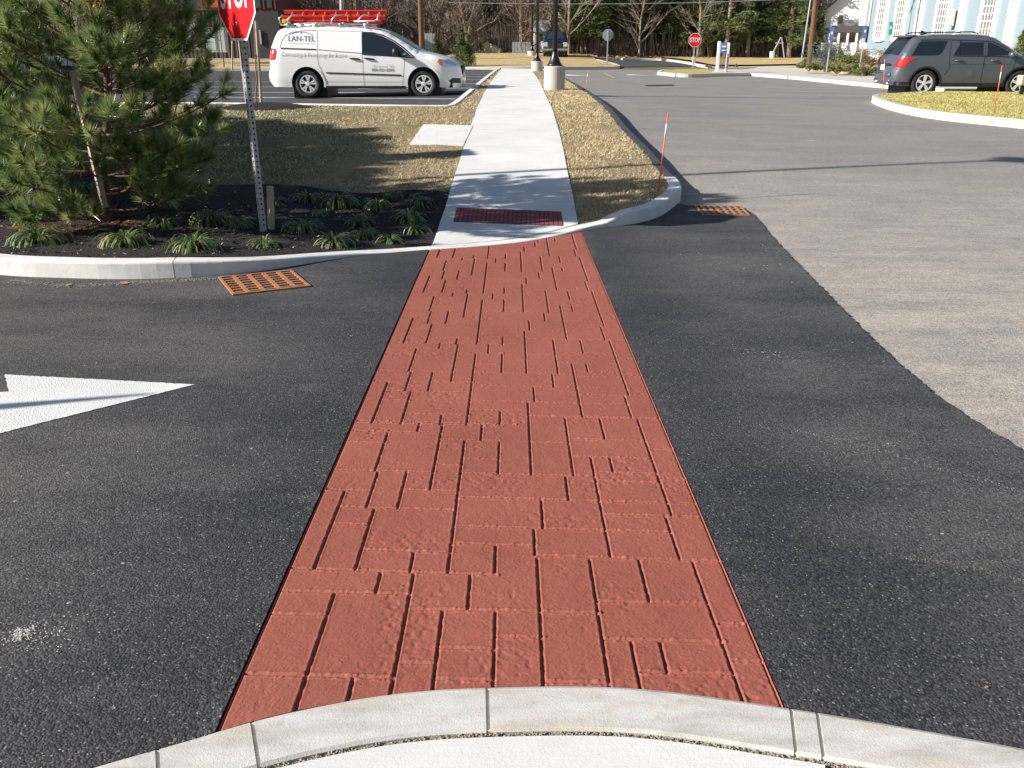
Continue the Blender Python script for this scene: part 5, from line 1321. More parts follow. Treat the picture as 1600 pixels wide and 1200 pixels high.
def cyl_thing(name, label, cat, px, y, w_px, h_px, mat, n=16, taper=.9):
    B = at_depth(*px, y); s = y/FPX*1.03; m = MB(); r = w_px*s/2; h = h_px*s
    m.lathe([(r*taper, -.05), (r, h*.9), (r*1.06, h*.92), (r*1.06, h), (r*.3, h*1.02)], n); o = m.build(name, mat, smooth=False); o.location = B; return tag(o, label, cat)
cyl_thing('barrel', 'white barrel on the dry lawn before the woods left of the leaning pole', 'barrel', (1206, 90), 64, 7, 8, 'sign_white')
cyl_thing('bucket', 'small white bucket with a black lid at the foot of the far stop sign', 'bucket', (1084, 97), 53.5, 4.5, 7, 'sign_white')
for px, lab in (((1104, 105), 'black cone-shaped cap on the grass edge left of the kiosk'), ((1150, 104.5), 'black cone-shaped cap on the grass edge right of the kiosk')):
    B = at_depth(*px, 50); m = MB(); m.lathe([(.11, 0), (.10, .06), (.03, .12), (.02, .17)], 10); o = m.build('ground_cap', 'black_metal'); o.location = B; tag(o, lab, 'cap')
B = at_depth(1213, 92, 62); m = MB(); m.tube([(-.45, 0, 0), (.15, 0, 1.35)], .04, 6); m.tube([(.55, 0, 0), (.2, 0, 1.35)], .04, 6); m.box((.1, 0, 1.0), (.55, .05, .08)); o = m.build('trestle', 'galvanised'); o.location = B; tag(o, 'pale leaning trestle frame on the dry lawn left of the leaning pole', 'frame')
def acc_sign(px, tpx, y, label, mat, hp):
    B = at_depth(*px, y); T = at_depth(*tpx, y); root = thing('parking_sign', label, 'sign', (B.x, B.y, B.z), 0); d = T-B
    m = MB(); m.tube([(0, .03, -.1), (d.x, .03, d.z)], .03, 6); m.build('post', 'galvanised', root)
    m = MB(); m.prism([(-.10, -hp), (.10, -hp), (.10, 0), (-.10, 0)], lambda u, v, t_: (d.x*(1+v/d.z)+u, t_, d.z+v), -.012, .0); m.build('sign_panel', mat, root)
    m = MB(); m.box((d.x*.985, -.016, d.z-hp*.45), (.08, .006, hp*.22)); m.build('symbol', 'sign_white', root)
acc_sign((1292, 109), (1301, 42), 45, 'blue parking sign on a slim post left of the blue building corner', 'sign_blue', .62)
acc_sign((1343, 109), (1353, 40), 45, 'blue parking sign on a slim post before the blue building corner', 'sign_blue', .55)
acc_sign((1386, 112), (1393, 34), 46, 'green sign on a slim post before the second window of the blue building', 'sign_green', .60)
# box at the right edge
B = at_depth(1600, 131, 26.4); m = MB(); m.box((0, 0, .10), (.30, .3, .28), bev=.02); o = m.build('tan_box', 'weathered_wood'); o.location = (B.x-.02, B.y, B.z); tag(o, 'tan box on a post at the right edge before the grey vehicle', 'box')
m = MB(); m.box((0, 0, -.55), (.09, .09, 1.0)); q = m.build('post', 'black_metal', o)
# utility boxes and saplings on the left
def ubox(px, y, w_, h, label, mat):
    B = at_depth(*px, y); root = thing('utility_box', label, 'utility box', B, 0)
    m = MB(); m.box((0, 0, h/2), (w_, .5, h), bev=.03); m.build('cabinet', mat, root); m = MB(); m.box((0, 0, h+.02), (w_+.06, .56, .05)); m.build('lid', mat, root)
    m = MB(); m.box((0, -.256, h/2), (w_*.8, .012, h*.8)); m.build('door', mat, root)
simple('pale_green_metal', (.42, .50, .46), .6, .1, 5)
ubox((334, 82), 55, .62, 1.35, 'taller pale green utility box before the brown building wall', 'pale_green_metal')
ubox((350, 82), 56, .5, 1.35, 'shorter pale green utility box right of the taller one by the brown building', 'pale_green_metal')
ubox((304, 78), 56, .75, 1.9, 'grey pointed utility box before the brown building above the pine tip', 'galvanised')
# ------------------------------------------------------------------ trees beyond
simple('light_bark', (.27, .215, .165), .9, .3, 4); simple('dark_bark', (.085, .062, .048), .9, .3, 4); simple('mid_bark', (.17, .125, .095), .9, .3, 4)
t = NT('far_needles'); n = t.noise(1.3, 4); t.done(t.ramp(n, [(.3, (.035, .055, .018)), (.52, (.085, .115, .03)), (.72, (.17, .175, .05))]), .8)
t = NT('spruce_needles'); n = t.noise(3, 3); t.done(t.ramp(n, [(.3, (.045, .07, .065)), (.7, (.12, .16, .145))]), .8)
t = NT('shrub_leaf'); n = t.noise(3, 3); t.done(t.ramp(n, [(.3, (.06, .085, .02)), (.7, (.17, .20, .05))]), .8)
t = NT('dry_shrub'); n = t.noise(3, 3); t.done(t.ramp(n, [(.3, (.16, .11, .06)), (.7, (.36, .26, .14))]), .9)
simple('sapling_bark', (.20, .11, .08), .85, .2, 9)
simple('brush_twig', (.20, .15, .115), .9, .5, .5)

def bare_tree(seed, H=11, spread=1.0, n1=26, r0=.13, forks=1):
    rng = np.random.RandomState(seed); tr = MB(); br = MB()
    def grow(mb, p, d, L, r, lvl, n=6):
        pts = [p.copy()]; q = p.copy(); dd = d/np.linalg.norm(d)
        for k in range(n):
            dd = dd+rng.normal(0, .09, 3)+np.array([0, 0, .05]); dd /= np.linalg.norm(dd); q = q+dd*L/n; pts.append(q.copy())
        mb.tube(pts, [r*(1-.8*k/n) for k in range(n+1)], 6 if lvl == 0 else (4 if lvl == 1 else 3), cap=False); return pts, dd
    main = []
    for f in range(forks):
        a = rng.uniform(0, 6.28); d = np.array([math.cos(a)*.18*(forks > 1), math.sin(a)*.18*(forks > 1), 1])
        pts, dd = grow(tr, np.array([.1*f, 0, -.2]), d, H*rng.uniform(.85, 1), r0*rng.uniform(.7, 1), 0, 12); main.append(pts)
    for i in range(n1):
        pts = main[i % forks]; t_ = rng.uniform(.08, .98)**1.1; k = t_*(len(pts)-1.01); b = pts[int(k)]+(pts[int(k)+1]-pts[int(k)])*(k-int(k))
        a = rng.uniform(0, 6.28); e = rng.uniform(.2, 1.1); L = H*.30*spread*(1.1-t_*.8)*rng.uniform(.5, 1.2)
        p2, _ = grow(br, b, np.array([math.cos(a)*math.cos(e), math.sin(a)*math.cos(e), math.sin(e)]), L, r0*.34*(1.1-t_), 1, 5)
        for j in range(6):
            c = p2[rng.randint(1, 6)]; a2 = a+rng.uniform(-1.2, 1.2); e2 = rng.uniform(0, 1.2)
            p3, _ = grow(br, c, np.array([math.cos(a2)*math.cos(e2), math.sin(a2)*math.cos(e2), math.sin(e2)]), L*.5*rng.uniform(.5, 1.2), .022, 2, 3)
            for jj in range(3):
                c3 = p3[rng.randint(1, 4)]; a3 = a2+rng.uniform(-1.2, 1.2); grow(br, c3, np.array([math.cos(a3), math.sin(a3), rng.uniform(0, 1.2)]), L*.28*rng.uniform(.5, 1.2), .012, 3, 2)
    return tr, br
def mesh_of(mb, mat, name): 
    me = bpy.data.meshes.new(name); me.from_pydata(mb.v, [], mb.f); me.materials.append(MATS[mat]); return me
def leafy(V, F, c, rad, n, size, rng, flat=.6):
    d = rng.normal(0, 1, (n, 3)); d /= np.linalg.norm(d, axis=1)[:, None]; r = rad*rng.uniform(.25, 1, n)**.6; P = c+d*r[:, None]*np.array([1, 1, flat])
    a = rng.normal(0, 1, (n, 3)); a[:, 2] *= .5; a /= np.linalg.norm(a, axis=1)[:, None]; b = np.cross(a, rng.normal(0, 1, (n, 3))); b /= np.linalg.norm(b, axis=1)[:, None]
    s = size*rng.uniform(.5, 1.3, n)[:, None]; k = sum(len(v) for v in V)
    V.append(np.stack([P-a*s, P+a*s*.2+b*s*.28, P+a*s], 1).reshape(-1, 3)); F.append(k+np.arange(3*n).reshape(n, 3))
def conifer(seed, H=13, base=1.8, R0=2.2, clumps=90, leaf=.22, n=70, r0=.16):
    rng = np.random.RandomState(seed); tr = MB(); pts = [np.array([.12*math.sin(k*.7+seed), .1*math.cos(k*.9+seed), -.2+H*k/10]) for k in range(11)]
    tr.tube(pts, [r0*(1-.08*k) for k in range(11)], 8)
    br = MB(); V = []; F = []
    for i in range(26):   # dead and living limbs
        z = rng.uniform(.6, H*.9); a = rng.uniform(0, 6.28); L = R0*rng.uniform(.3, .8)
        br.tube([(0, 0, z), (math.cos(a)*L*.5, math.sin(a)*L*.5, z+.05), (math.cos(a)*L, math.sin(a)*L, z+.0)], [.03, .018, .006], 4, cap=False)
    for i in range(clumps):
        z = base+(H-base)*rng.uniform(0, 1)**1.5; f = (z-base)/(H-base); a = rng.uniform(0, 6.28); rr = R0*(1-.8*f)*rng.uniform(.25, 1)
        leafy(V, F, np.array([math.cos(a)*rr, math.sin(a)*rr, z]), rng.uniform(.3, .75), n, leaf, rng, .55)
    me = bpy.data.meshes.new('needles'); VV = np.concatenate(V); FF = np.concatenate(F); me.from_pydata(VV.tolist(), [], FF.tolist())
    return tr, br, me
def place_tree(parts, loc, rz, sc, name, label, group, cat='tree'):
    root = thing(name, label, cat, loc, rz, group); root.scale = sc
    for nm, me in parts:
        o = bpy.data.objects.new(nm, me); COL.objects.link(o); o.parent = root
    return root
def tree_label(*a): return None
rng = np.random.RandomState(77)
BT = []
for s in range(6):
    tr, br = bare_tree(100+s, H=rng.uniform(9, 12), spread=1.0, n1=30, r0=.13+.03*(s % 3), forks=1+(s % 3 == 2)*2)
    mats = ('light_bark', 'mid_bark', 'light_bark', 'dark_bark', 'mid_bark', 'light_bark')[s]
    BT.append([('trunk', mesh_of(tr, mats, 'trunk')), ('branches', mesh_of(br, mats, 'branches'))])
CT = []
for s in range(5):
    tr, br, me = conifer(200+s, H=rng.uniform(12, 15), base=(1.0, 2.2, 1.6, 2.8, .8)[s], clumps=(95, 80, 100, 70, 110)[s]); me.materials.append(MATS['far_needles'])
    mats = ('mid_bark', 'light_bark', 'dark_bark', 'mid_bark', 'light_bark')[s]
    CT.append([('trunk', mesh_of(tr, mats, 'trunk')), ('branches', mesh_of(br, mats, 'branches')), ('needles', me)])
def px_x(px, y): return (px-800)/FPX*(y*cp+.9*sp)
# left woods: bare trees
for i in range(66):
    px = rng.uniform(395, 845); y = (79 if 735 < px < 792 or px > 822 else 69)+rng.uniform(0, 1)**1.3*24; x = px_x(px, y)
    s_ = rng.uniform(.8, 1.2)
    place_tree(BT[rng.randint(6)], (x, y, float(Rh(x, y))), rng.uniform(0, 6.28), (s_, s_, s_), 'bare_tree', 'leafless grey brown tree in the woods between the dark building and the lamp posts', 'leafless trees in the left woods')
# right woods: pines with a few bare trunks
for i in range(62):
    px = rng.uniform(838, 1275); y = (79 if px < 880 or px > 1235 else 68)+rng.uniform(0, 1)**1.2*20; x = px_x(px, y); s_ = rng.uniform(.8, 1.2)
    if rng.rand() < .72: place_tree(CT[rng.randint(5)], (x, y, float(Rh(x, y))), rng.uniform(0, 6.28), (s_, s_, s_), 'pine_tree', 'tall dark pine in the woods right of the lamp posts', 'pines in the right woods')
    else: place_tree(BT[rng.randint(6)], (x, y, float(Rh(x, y))), rng.uniform(0, 6.28), (s_, s_, s_), 'bare_tree', 'leafless tree among the dark pines right of the lamp posts', 'leafless trees among the pines')
for i in range(14):
    y = 84+rng.uniform(0, 14); px = rng.uniform(1240, 1345); x = px_x(px, y); s_ = rng.uniform(.9, 1.2)
    if i % 2: place_tree(CT[rng.randint(5)], (x, y+22, float(Rh(x, y+22))), rng.uniform(0, 6.28), (s_, s_, s_), 'pine_tree', 'dark pine behind the white house', 'pines behind the white house')
# a mass of far woods behind, which nobody could count
def far_mass():
    r = np.random.RandomState(5); mb = MB()
    for i in range(1500):
        y = 95+r.uniform(0, 32); x = r.uniform(-75, 95); h = r.uniform(6, 14); z = float(Rh(x, y)); l = r.normal(0, .5, 2); w_ = r.uniform(.05, .17)
        mb.tube([(x, y, z-.3), (x+l[0], y+l[1], z+h)], [w_, w_*.4], 4, cap=False)
    for i in range(9000):
        y = 94+r.uniform(0, 26); x = r.uniform(-75, 95); z = float(Rh(x, y))+r.uniform(0, 7)**1.0; l = r.normal(0, .9, 3); l[2] = abs(l[2])*1.3
        mb.tube([(x, y, z), (x+l[0], y+l[1], z+l[2])], [.03, .012], 3, cap=False)
    tag(mb.build('distant_woods', 'brush_twig'), 'brown mass of distant trunks and brush behind the nearer woods', 'woods', kind='stuff')
    V = []; F = []
    for i in range(420):
        y = 93+r.uniform(0, 26); x = r.uniform(2, 95); z = float(Rh(x, y))+r.uniform(0, 7.5)
        leafy(V, F, np.array([x, y, z]), r.uniform(.8, 1.8), 150, .4, r, .7)
    for i in range(120):
        y = 108+r.uniform(0, 20); x = r.uniform(-75, 5); z = float(Rh(x, y))+r.uniform(0, 8)
        leafy(V, F, np.array([x, y, z]), r.uniform(.8, 1.8), 110, .4, r, .7)
    tag(link_np('distant_foliage', np.concatenate(V), np.concatenate(F), 'far_needles'), 'dark green mass of distant pine foliage behind the nearer pines', 'woods', kind='stuff')
    # undergrowth at the edge of the woods
    mb = MB()
    for i in range(7000):
        y = 69+r.uniform(0, 22); px = r.uniform(400, 1290); x = px_x(px, y); z = float(Rh(x, y))
        l = r.normal(0, .35, 2); mb.tube([(x, y, z), (x+l[0], y+l[1], z+r.uniform(.3, 2.4))], [.016, .006], 3, cap=False)
    tag(mb.build('undergrowth', 'brush_twig'), 'brown twiggy undergrowth along the edge of the woods', 'brush', kind='stuff')
    x0 = -75
    leaf_n = 30000; P = np.stack([r.uniform(-45, 55, leaf_n), 67+r.uniform(0, 45, leaf_n)], 1)
far_mass()
litter('leaf_litter', np.stack([np.random.RandomState(2).uniform(-40, 50, 26000), 66.5+np.random.RandomState(3).uniform(0, 40, 26000)], 1), lambda x, y: Rh(x, y)+.03, .28, .16, 'dead_leaf', 'brown leaf litter on the floor of the woods', 'leaves', np.random.RandomState(4), .6)

# small evergreens by the far lawn
def small_evergreen(px, y, h, R0, label, seed, mat='far_needles', cl=60, leaf=.12, cat='tree', name='evergreen_tree'):
    r = np.random.RandomState(seed); B = at_depth(*px, y); root = thing(name, label, cat, (B.x, B.y, B.z), 0)
    m = MB(); m.tube([(0, 0, -.1), (0, 0, h*.95)], [.06, .015], 6); m.build('trunk', 'mid_bark', root)
    V = []; F = []
    for i in range(cl):
        f = r.uniform(0, 1)**1.2; a = r.uniform(0, 6.28); rr = R0*(1-f)*r.uniform(.3, 1); leafy(V, F, np.array([math.cos(a)*rr, math.sin(a)*rr, h*(.06+.9*f)]), .30*(1.15-f), 60, leaf, r, .7)
    link_np('foliage', np.concatenate(V), np.concatenate(F), mat, root); return root
small_evergreen((722, 103.5), 50.5, 1.95, .85, 'round young evergreen at the end of the lot just right of the van', 1, cl=110, leaf=.1)
small_evergreen((683, 96), 60, 1.7, .65, 'small conical evergreen seen over the hood of the van', 2, cl=60)
small_evergreen((1592, 100), 41, 1.45, .55, 'small evergreen shrub at the right edge behind the grey vehicle', 3, mat='shrub_leaf')
def shrub(px, y, w_, h, label, seed, mat, leaf=.1, n=26, cat='shrub', per=70):
    r = np.random.RandomState(seed); B = at_depth(*px, y); V = []; F = []
    root = thing('low_shrub', label, cat, (B.x, B.y, B.z), 0)
    m = MB()
    for i in range(8): a = r.uniform(0, 6.28); m.tube([(0, 0, -.1), (math.cos(a)*w_*.3, math.sin(a)*.3, h*.7)], [.02, .008], 4)
    m.build('stems', 'mid_bark', root)
    for i in range(n): leafy(V, F, np.array([r.uniform(-.5, .5)*w_, r.uniform(-.4, .4)*min(w_, 1.4), h*r.uniform(.15, .8)]), h*.33, per, leaf, r, .8)
    link_np('foliage', np.concatenate(V), np.concatenate(F), mat, root)
shrub((1288, 106), 50, 1.9, 1.35, 'blue grey spreading spruce at the foot of the leaning pole', 5, 'spruce_needles', n=45)
shrub((1318, 104), 49, 1.3, .65, 'green low shrub right of the blue grey spruce', 6, 'shrub_leaf')
shrub((1264, 108), 48, 1.3, .35, 'low green ground-hugging shrub at the tip of the tan planting bed', 7, 'shrub_leaf')
shrub((1308, 112), 46, 1.8, .35, 'low yellow green shrub at the front of the tan planting bed', 8, 'shrub_leaf')
shrub((1335, 101), 52, 1.4, .9, 'brown dry shrub by the corner of the blue building', 9, 'dry_shrub')
shrub((1362, 103), 50, 1.8, .9, 'dry brown hedge shrub before the blue building wall left of the grey vehicle', 10, 'dry_shrub')
shrub((1352, 117), 45, 1.5, .4, 'low green and tan shrub beside the rear of the grey vehicle', 11, 'shrub_leaf')
shrub((1330, 110), 47, 1.6, .4, 'low straw coloured tuft in the middle of the tan planting bed', 12, 'dry_shrub')
hedge_mesh = {}  # unseen row added to shade the lawn; heights follow the wanted shadow edge
hspec = []
for tpx in ((520, 297), (570, 283), (590, 268), (602, 253), (608, 240), (613, 227), (612, 214), (600, 203), (540, 196), (470, 190), (400, 184)):
    g_ = at(*tpx, Uh); xx = -7.9; d_ = (g_[0]-xx)/math.cos(R_(15)); yy = g_[1]-d_*math.sin(R_(15)); hspec.append((xx-.05*len(hspec), yy, d_*math.tan(R_(SUN_EL))+float(Uh(*g_))-float(Uh(xx, yy))-.05))
for i, (xx, yy, hh) in enumerate(hspec):
    r = np.random.RandomState(40+i % 3); root = thing('shadow_shrub', 'dense upright evergreen added unseen beyond the left edge to shade the lawn', 'shrub', (xx, yy, float(Uh(xx, yy))), i*1.1, 'upright evergreens added beyond the left edge for their shadow')
    if i % 3 not in hedge_mesh:
        V = []; F = []
        for q in range(150):
            f = r.uniform(0, 1); a = r.uniform(0, 6.28); rr = .62*min(1, (1-f)*5+.35)*r.uniform(.1, 1)**.5; leafy(V, F, np.array([math.cos(a)*rr, math.sin(a)*rr, .05+f*.93]), .16, 110, .06, r, .5)
        me = bpy.data.meshes.new('foliage'); me.from_pydata(np.concatenate(V).tolist(), [], np.concatenate(F).tolist()); me.materials.append(MATS['far_needles'])
        m = MB(); m.tube([(0, 0, -.1), (0, 0, .8)], [.05, .02], 6); hedge_mesh[i % 3] = (me, mesh_of(m, 'mid_bark', 'trunk'))
    for nm, me in zip(('foliage', 'trunk'), hedge_mesh[i % 3]): o = bpy.data.objects.new(nm, me); COL.objects.link(o); o.parent = root
    root.scale = (1, 1, hh)
# saplings with stakes behind the stop sign
def sapling(px, y, h, label, seed, sc=1.0):
    tr, br = bare_tree(seed, H=h, spread=.9, n1=9, r0=.022*sc); B = at_depth(*px, y); root = thing('sapling', label, 'tree', (B.x, B.y, B.z), 0)
    o = bpy.data.objects.new('trunk', mesh_of(tr, 'sapling_bark', 'trunk')); COL.objects.link(o); o.parent = root
    # slender branches
    r = np.random.RandomState(seed); m = MB()
    for i in range(16):
        z = r.uniform(.9, h*.95); a = r.uniform(0, 6.28); L = r.uniform(.25, .7); m.tube([(0, 0, z), (math.cos(a)*L*.5, math.sin(a)*L*.5, z+L*.45), (math.cos(a)*L*.8, math.sin(a)*L*.8, z+L*1.0)], [.007*sc, .005*sc, .003*sc], 4)
    m.build('branches', 'sapling_bark', root)
p = at(399, 164, Uh)
sapling((399, 164), p[1], 3.2, 'thin reddish sapling tied to pale stakes behind the stop sign post', 61)
def mulch_ring():
    V = []; 
    q = at(415, 168, Uh); pts = [(q[0]+.95*math.cos(a)*(1+.1*math.sin(3*a)), q[1]+.62*math.sin(a)) for a in np.linspace(0, 6.28, 26)[:-1]]
    o = sheet('mulch_mound', pts, lambda x, y: Uh(x, y)+.11*np.clip(1-((x-q[0])/.95)**2-((y-q[1])/.62)**2, 0, 1), -.004, 'mulch', .1, rough=.02); 
mulch_ring()
for a, b, lab, w_ in (((408, 164), (400, 33), 'pale round stake right of the sapling behind the stop sign', .06), ((385, 160), (373, 60), 'pale stake just left of the stop sign post behind it', .05)):
    stake('tree_stake', lab, a, b, w_, mat='weathered_wood', round_=True)
sapling((349, 98), 44, 3.0, 'small bare sapling with pale branches before the brown building', 62, 1.6)
stake('tree_stake', 'pale wooden stake beside the small bare sapling before the brown building', (362, 104), (363, 64), .07, depth_y=42, round_=True)

# ------------------------------------------------------------------ buildings
simple('house_white', (.66, .67, .68), .8, .08, 2); simple('trim_white', (.74, .73, .71), .7, .05, 2); simple('roof_dark', (.055, .05, .05), .9, .25, 6); simple('orange_panel', (.52, .075, .03), .7, .12, 3)
simple('brown_trim', (.085, .06, .045), .8, .15, 4); simple('dark_siding', (.03, .028, .033), .8, .15, 3); simple('dull_red_panel', (.10, .025, .022), .8, .2, 3); simple('rib_brown', (.10, .075, .06), .85, .15, 4)
t = NT('window_glass'); t.done((.03, .04, .05), .08, None, 0, Specular_IOR_Level=.8)
t = NT('curtained_glass'); t.done((.16, .155, .15), .12, None, 0, Specular_IOR_Level=.8)
t = NT('blue_clapboard')
sx = t.n('ShaderNodeSeparateXYZ'); t.l(t.tc.outputs['Object'], sx.inputs[0]); fr = t.math('FRACT', t.math('MULTIPLY', sx.outputs[2], 8.0))
n = t.noise(3, 4); c = t.mix(n, (.205, .275, .315), (.235, .305, .345)); t.done(c, .75, t.bump(fr, .8, .02))

def blue_building():
    X = 25.4; y0, y1 = 30.0, 66.0; zb = float(Rh(X, 60))+.0; H = 9.5
    root = thing('blue_building', 'pale blue clapboard building with white pilasters and tall gridded windows', 'building', (X, y0, zb), 0)
    m = MB(); m.box((7, (y1-y0)/2, H/2-.3), (14, y1-y0, H+.6)); m.build('wall', 'blue_clapboard', root)
    m = MB(); m.box((-.05, (y1-y0)/2, .25), (.12, y1-y0+.2, .75)); m.box((7, y1-y0+.05, .25), (14.2, .12, .75)); m.box((7, -.05, .25), (14.2, .12, .75)); m.build('plinth', 'trim_white', root)
    m = MB(); m.prism([(-.7, H), (7, H+3.2), (14.7, H)], lambda u, v, t_: (u, t_, v), -.6, y1-y0+.6); m.build('roof', 'roof_dark', root)
    m = MB(); m.box((-.3, (y1-y0)/2, H-.3), (.6, y1-y0+.8, .6)); m.build('cornice', 'trim_white', root)
    def ydepth(px, off=0): 
        # depth at which the facade plane is seen at this column
        u = (px-800)/FPX; return X/u
    def yloc(px): zc = X*FPX/(px-800); return (zc-.6*sp)/cp - y0
    for px, w_ in ((1345.5, 1.15), (1431, .75), (1496, .55), (1573, .62)):
        m = MB(); y = yloc(px); m.box((-.10, y, H/2+.2), (.20, w_, H-.6)); m.box((-.14, y, .72), (.28, w_+.15, .35)); m.build('pilaster', 'trim_white', root)
    for px, w_ in ((1660, .7), (1780, .7)):
        m = MB(); y = yloc(px); m.box((-.10, y, H/2+.2), (.20, w_, H-.6)); m.build('pilaster', 'trim_white', root)
    for px in (1372, 1401, 1465, 1536, 1620, 1720):
        y = yloc(px); f = bpy.data.objects.new('window', None); COL.objects.link(f); f.parent = root; f.location = (0, y, 0)
        w_, zb_, zt = 1.25, 1.72, 5.4
        m = MB(); m.box((-.04, 0, (zb_+zt)/2), (.08, w_, zt-zb_)); m.build('pane', 'curtained_glass', f)
        m = MB()
        for s_ in (-1, 1): m.box((-.07, s_*(w_/2+.14), (zb_+zt)/2), (.14, .30, zt-zb_+.5))
        m.box((-.08, 0, zb_-.16), (.16, w_-.02, .30)); m.box((-.07, 0, zt+.15), (.14, w_-.02, .30)); m.build('frame', 'trim_white', f)
        m = MB()
        for k in range(1, 4): m.box((-.09, -w_/2+k*w_/4, (zb_+zt)/2), (.03, .045, zt-zb_))
        for k in range(1, 10): m.box((-.092, 0, zb_+k*(zt-zb_)/10), (.03, w_, .045 if k != 5 else .10))
        m.build('glazing_bars', 'trim_white', f)
    y = yloc(1484); m = MB(); m.box((-.25, y, 2.7), (.3, .35, .9), bev=.03); m.build('meter_box', 'trim_white', root)
blue_building()

def white_house():
    B = at_depth(1300, 86, 69); root = thing('white_house', 'white gabled house with a dark-roofed porch behind the leaning pole', 'house', (B.x, 69, B.z-.4), -.5)
    s = 69/FPX
    def X(px): return (px-1300)*s
    def Z(py): return (86-py)*s+.4
    m = MB(); m.prism([(X(1286), 0), (X(1345), 0), (X(1345), Z(-60)), (X(1316), Z(-85)), (X(1286), Z(26))], lambda u, v, t_: (u, t_, v), 0, 9); m.build('wall', 'house_white', root)
    m = MB(); m.prism([(X(1279), Z(28)), (X(1279), Z(21)), (X(1316), Z(-14)), (X(1322), Z(-14)), (X(1318), Z(-6)), (X(1290), Z(20))], lambda u, v, t_: (u, t_, v), -.6, -.05); m.build('gable_trim', 'roof_dark', root)
    m = MB(); m.prism([(X(1280), 0), (X(1286), 0), (X(1286), Z(-60)), (X(1280), Z(-60))], lambda u, v, t_: (u, t_, v), 1, 8); m.build('side_wing', 'house_white', root)
    m = MB(); m.prism([(X(1298), Z(56)), (X(1348), Z(56)), (X(1344), Z(47)), (X(1302), Z(47))], lambda u, v, t_: (u, t_, v), -2.0, -.05); m.build('porch_roof', 'roof_dark', root)
    for px in (1300, 1312, 1324, 1336):
        m = MB(); m.box((X(px), -1.85, Z(56)/2), (.14, .14, Z(56))); m.build('porch_post', 'trim_white', root)
    m = MB(); m.box((X(1320), -1.7, Z(74)), (3.2, .1, .5)); m.build('porch_rail', 'trim_white', root)
    for px, py, w_, h in ((1322, 8, 5, 10), (1306, 38, 6, 11), (1325, 66, 6, 9), (1337, 10, 5, 10), (1311, 68, 5, 10), (1336, 67, 5, 9)):
        m = MB(); m.box((X(px), -.04, Z(py)), (w_*s+.16, .08, h*s+.16)); f = m.build('window', 'trim_white', root); g = MB(); g.box((X(px), -.1, Z(py)), (w_*s, .04, h*s)); g.build('pane', 'window_glass', f)
white_house()

def left_building():
    y = 62; s = y/FPX*1.0; B = at_depth(360, 88, y); root = thing('orange_brown_building', 'building with orange upper panels and ribbed brown lower wall behind the stop sign', 'building', (B.x, y, B.z-.3), 0)
    def X(px): return (px-360)*s
    def Z(py): return (88-py)*s+.3
    x0, x1 = X(150), X(395)
    m = MB(); m.box(((x0+x1)/2, 5, 3.4), (x1-x0, 10, 7.6)); m.build('wall', 'brown_trim', root)
    m = MB(); n = int((x1-x0)/.28)
    for k in range(n): m.box((x0+.14+k*.28, -.05, Z(25)/2-.1), (.13, .10, Z(25)))
    m.build('ribbed_cladding', 'rib_brown', root)
    for px0, px1 in ((150, 205), (210, 280), (284, 398)):
        m = MB(); zz0, zz1 = Z(23), 7.0; m.box((X((px0+px1)/2), -.04, (zz0+zz1)/2), ((px1-px0-3)*s, .09, zz1-zz0)); m.build('orange_panel', 'orange_panel', root)
    m = MB(); m.box(((x0+x1)/2, -.1, Z(25)), (x1-x0, .12, .14)); m.box(((x0+x1)/2, -.1, Z(4.5)), (x1-x0, .12, .12))
    for px in (290, 328.5, 362): m.box((X(px), -.105, (Z(24)+7)/2), (.11, .12, 7-Z(24)))
    m.build('window_frame', 'brown_trim', root)
    m = MB(); m.box((X(309), -.10, Z(14)), (36*s, .05, 16*s)); f = m.build('window', 'window_glass', root)
    m = MB(); m.box((X(311), -.135, Z(14)), (.07, .04, 16*s)); m.build('glazing_bar', 'brown_trim', f)
    m = MB(); m.box((X(370), -.10, Z(14)), (14*s, .05, 16*s)); m.build('window', 'window_glass', root)
    # darker wing on the right
    x2 = X(438)
    m = MB(); m.box(((x1+x2)/2+.005, 3.0, Z(28)/2-.2), (x2-x1, 7, Z(28)+.4)); m.build('dark_wing', 'dark_siding', root)
    m = MB(); m.box(((x1+x2)/2+.005, 3.02, (Z(28)+Z(0)+.3)/2), (x2-x1, 6.9, Z(0)+.3-Z(28))); m.build('upper_wing', 'dull_red_panel', root)
    m = MB(); m.box(((x1+x2)/2, 3.0, Z(0)+.4), (x2-x1+.4, 7.4, .2)); m.build('roof', 'pale_concrete', root)
    for px in (411, 427): m = MB(); m.box((X(px), -.50, Z(17)), (7*s, .05, 13*s)); m.build('window', 'window_glass', root)
    for px in (402, 419, 435): m = MB(); m.box((X(px), -.50, Z(14)), (.08, .06, 22*s)); m.build('upper_frame', 'brown_trim', root)
    m = MB(); m.box((X(410), -.56, Z(62)), (.12, .12, 19*s)); m.build('wall_light', 'galvanised', root)
left_building()
# tiled walk before it
far_sheet('pavement', [(280, 96.5), (440, 96.5), (440, 88.8), (280, 88.8)], 'pale_concrete', .14)
far_sheet('lawn', [(280, 106), (440, 106), (440, 99), (280, 99)], 'golden_lawn', .15)

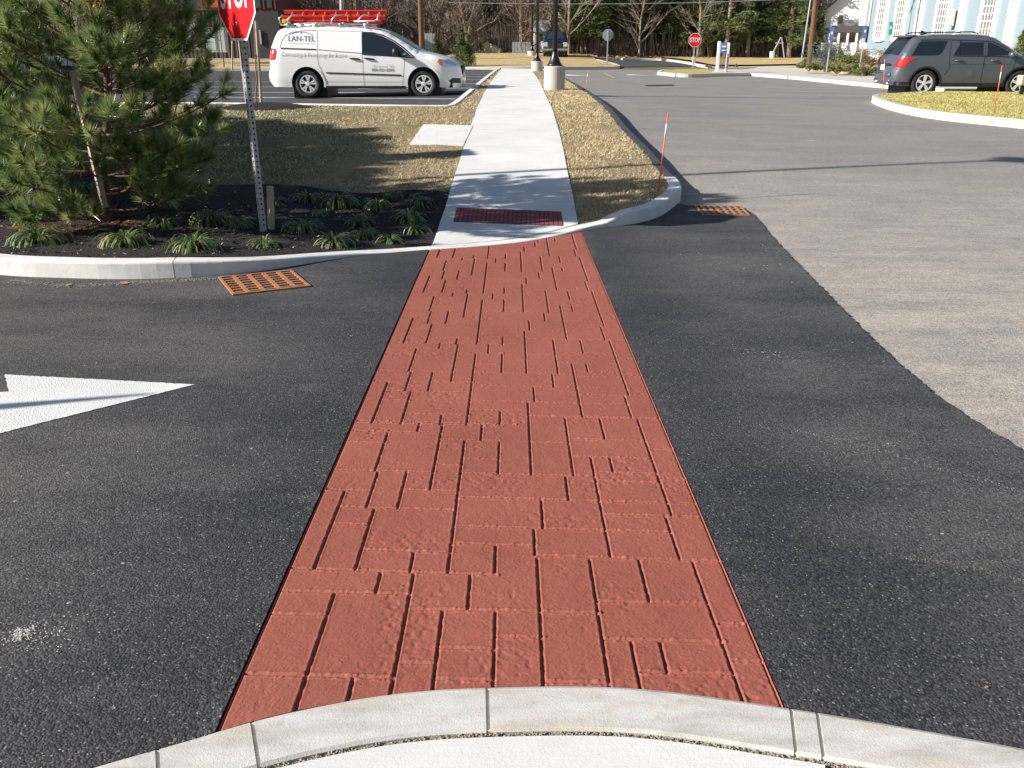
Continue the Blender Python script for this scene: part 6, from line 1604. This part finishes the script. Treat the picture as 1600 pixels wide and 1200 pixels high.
def small_house():
    y = 72; s = y/FPX; B = at_depth(845, 88, y); root = thing('small_pale_house', 'small pale house with grey roof behind the lamp posts and the dark truck', 'house', (B.x, y, B.z-.3), -.35)
    def X(px): return (px-845)*s
    def Z(py): return (88-py)*s+.3
    m = MB(); m.box((X(852), 3, Z(54)/2), (34*s, 6, Z(54))); m.build('wall', 'house_white', root)
    m = MB(); m.prism([(X(831), Z(55)), (X(872), Z(55)), (X(866), Z(40)), (X(838), Z(40))], lambda u, v, t_: (u, t_, v), -.4, 6.4); m.build('roof', 'galvanised', root)
    m = MB(); m.box((X(845), -.03, Z(62)), (5*s, .06, 9*s)); m.build('window', 'window_glass', root)
    m = MB(); m.box((X(836), -.2, Z(70)), (.14, .14, 34*s)); m.build('porch_post', 'trim_white', root)
small_house()
def shed():
    y = 70; s = y/FPX; B = at_depth(764, 86, y); root = thing('cream_shed', 'low cream shed with a steep dark roof edge at the edge of the woods', 'shed', (B.x, y, B.z-.2), -.45)
    def X(px): return (px-764)*s
    def Z(py): return (86-py)*s+.2
    simple('cream_board', (.62, .56, .42), .8, .12, 3)
    m = MB(); m.prism([(X(748), 0), (X(782), 0), (X(782), Z(79)), (X(761.5), Z(65)), (X(748), Z(74))], lambda u, v, t_: (u, t_, v), 0, 4); m.build('wall', 'cream_board', root)
    m = MB(); m.prism([(X(760.5), Z(63.5)), (X(762), Z(66)), (X(786), Z(81)), (X(787), Z(78.5))], lambda u, v, t_: (u, t_, v), -.25, 4.2); m.prism([(X(745), Z(74.5)), (X(746), Z(77)), (X(761.8), Z(66)), (X(760.5), Z(63.5))], lambda u, v, t_: (u, t_, v), -.25, 4.2); m.build('roof', 'roof_dark', root)
    m = MB(); m.box((X(752.5), -.05, Z(79)), (5*s, .06, 13*s)); m.build('door', 'dark_siding', root)
    m = MB(); m.box((X(770), -.04, Z(82)), (15*s, .04, .06)); m.build('base_trim', 'galvanised', root)
shed()
def fence(px0, px1, py0, py1, y, label):
    A = at_depth(px0, py1, y); B = at_depth(px1, py1, y); h = (py1-py0)*y/FPX; root = thing('board_fence', label, 'fence', (A.x, A.y, A.z), 0)
    m = MB(); n = int((B.x-A.x)/.2)
    for k in range(n): m.box((.1+k*.2, 0, h/2), (.17, .03, h*(1+.03*((k*7) % 3))))
    m.build('boards', 'galvanised', root); m = MB()
    for k in range(0, n, 8): m.box((.1+k*.2, .06, h/2), (.09, .09, h*1.03))
    m.build('posts', 'weathered_wood', root)
fence(664, 682, 57, 86, 67.5, 'grey board fence behind the hood of the white van')
fence(800, 832, 69, 88, 69, 'grey board fence left of the small pale house')
for ob in list(bpy.data.objects):
    pass
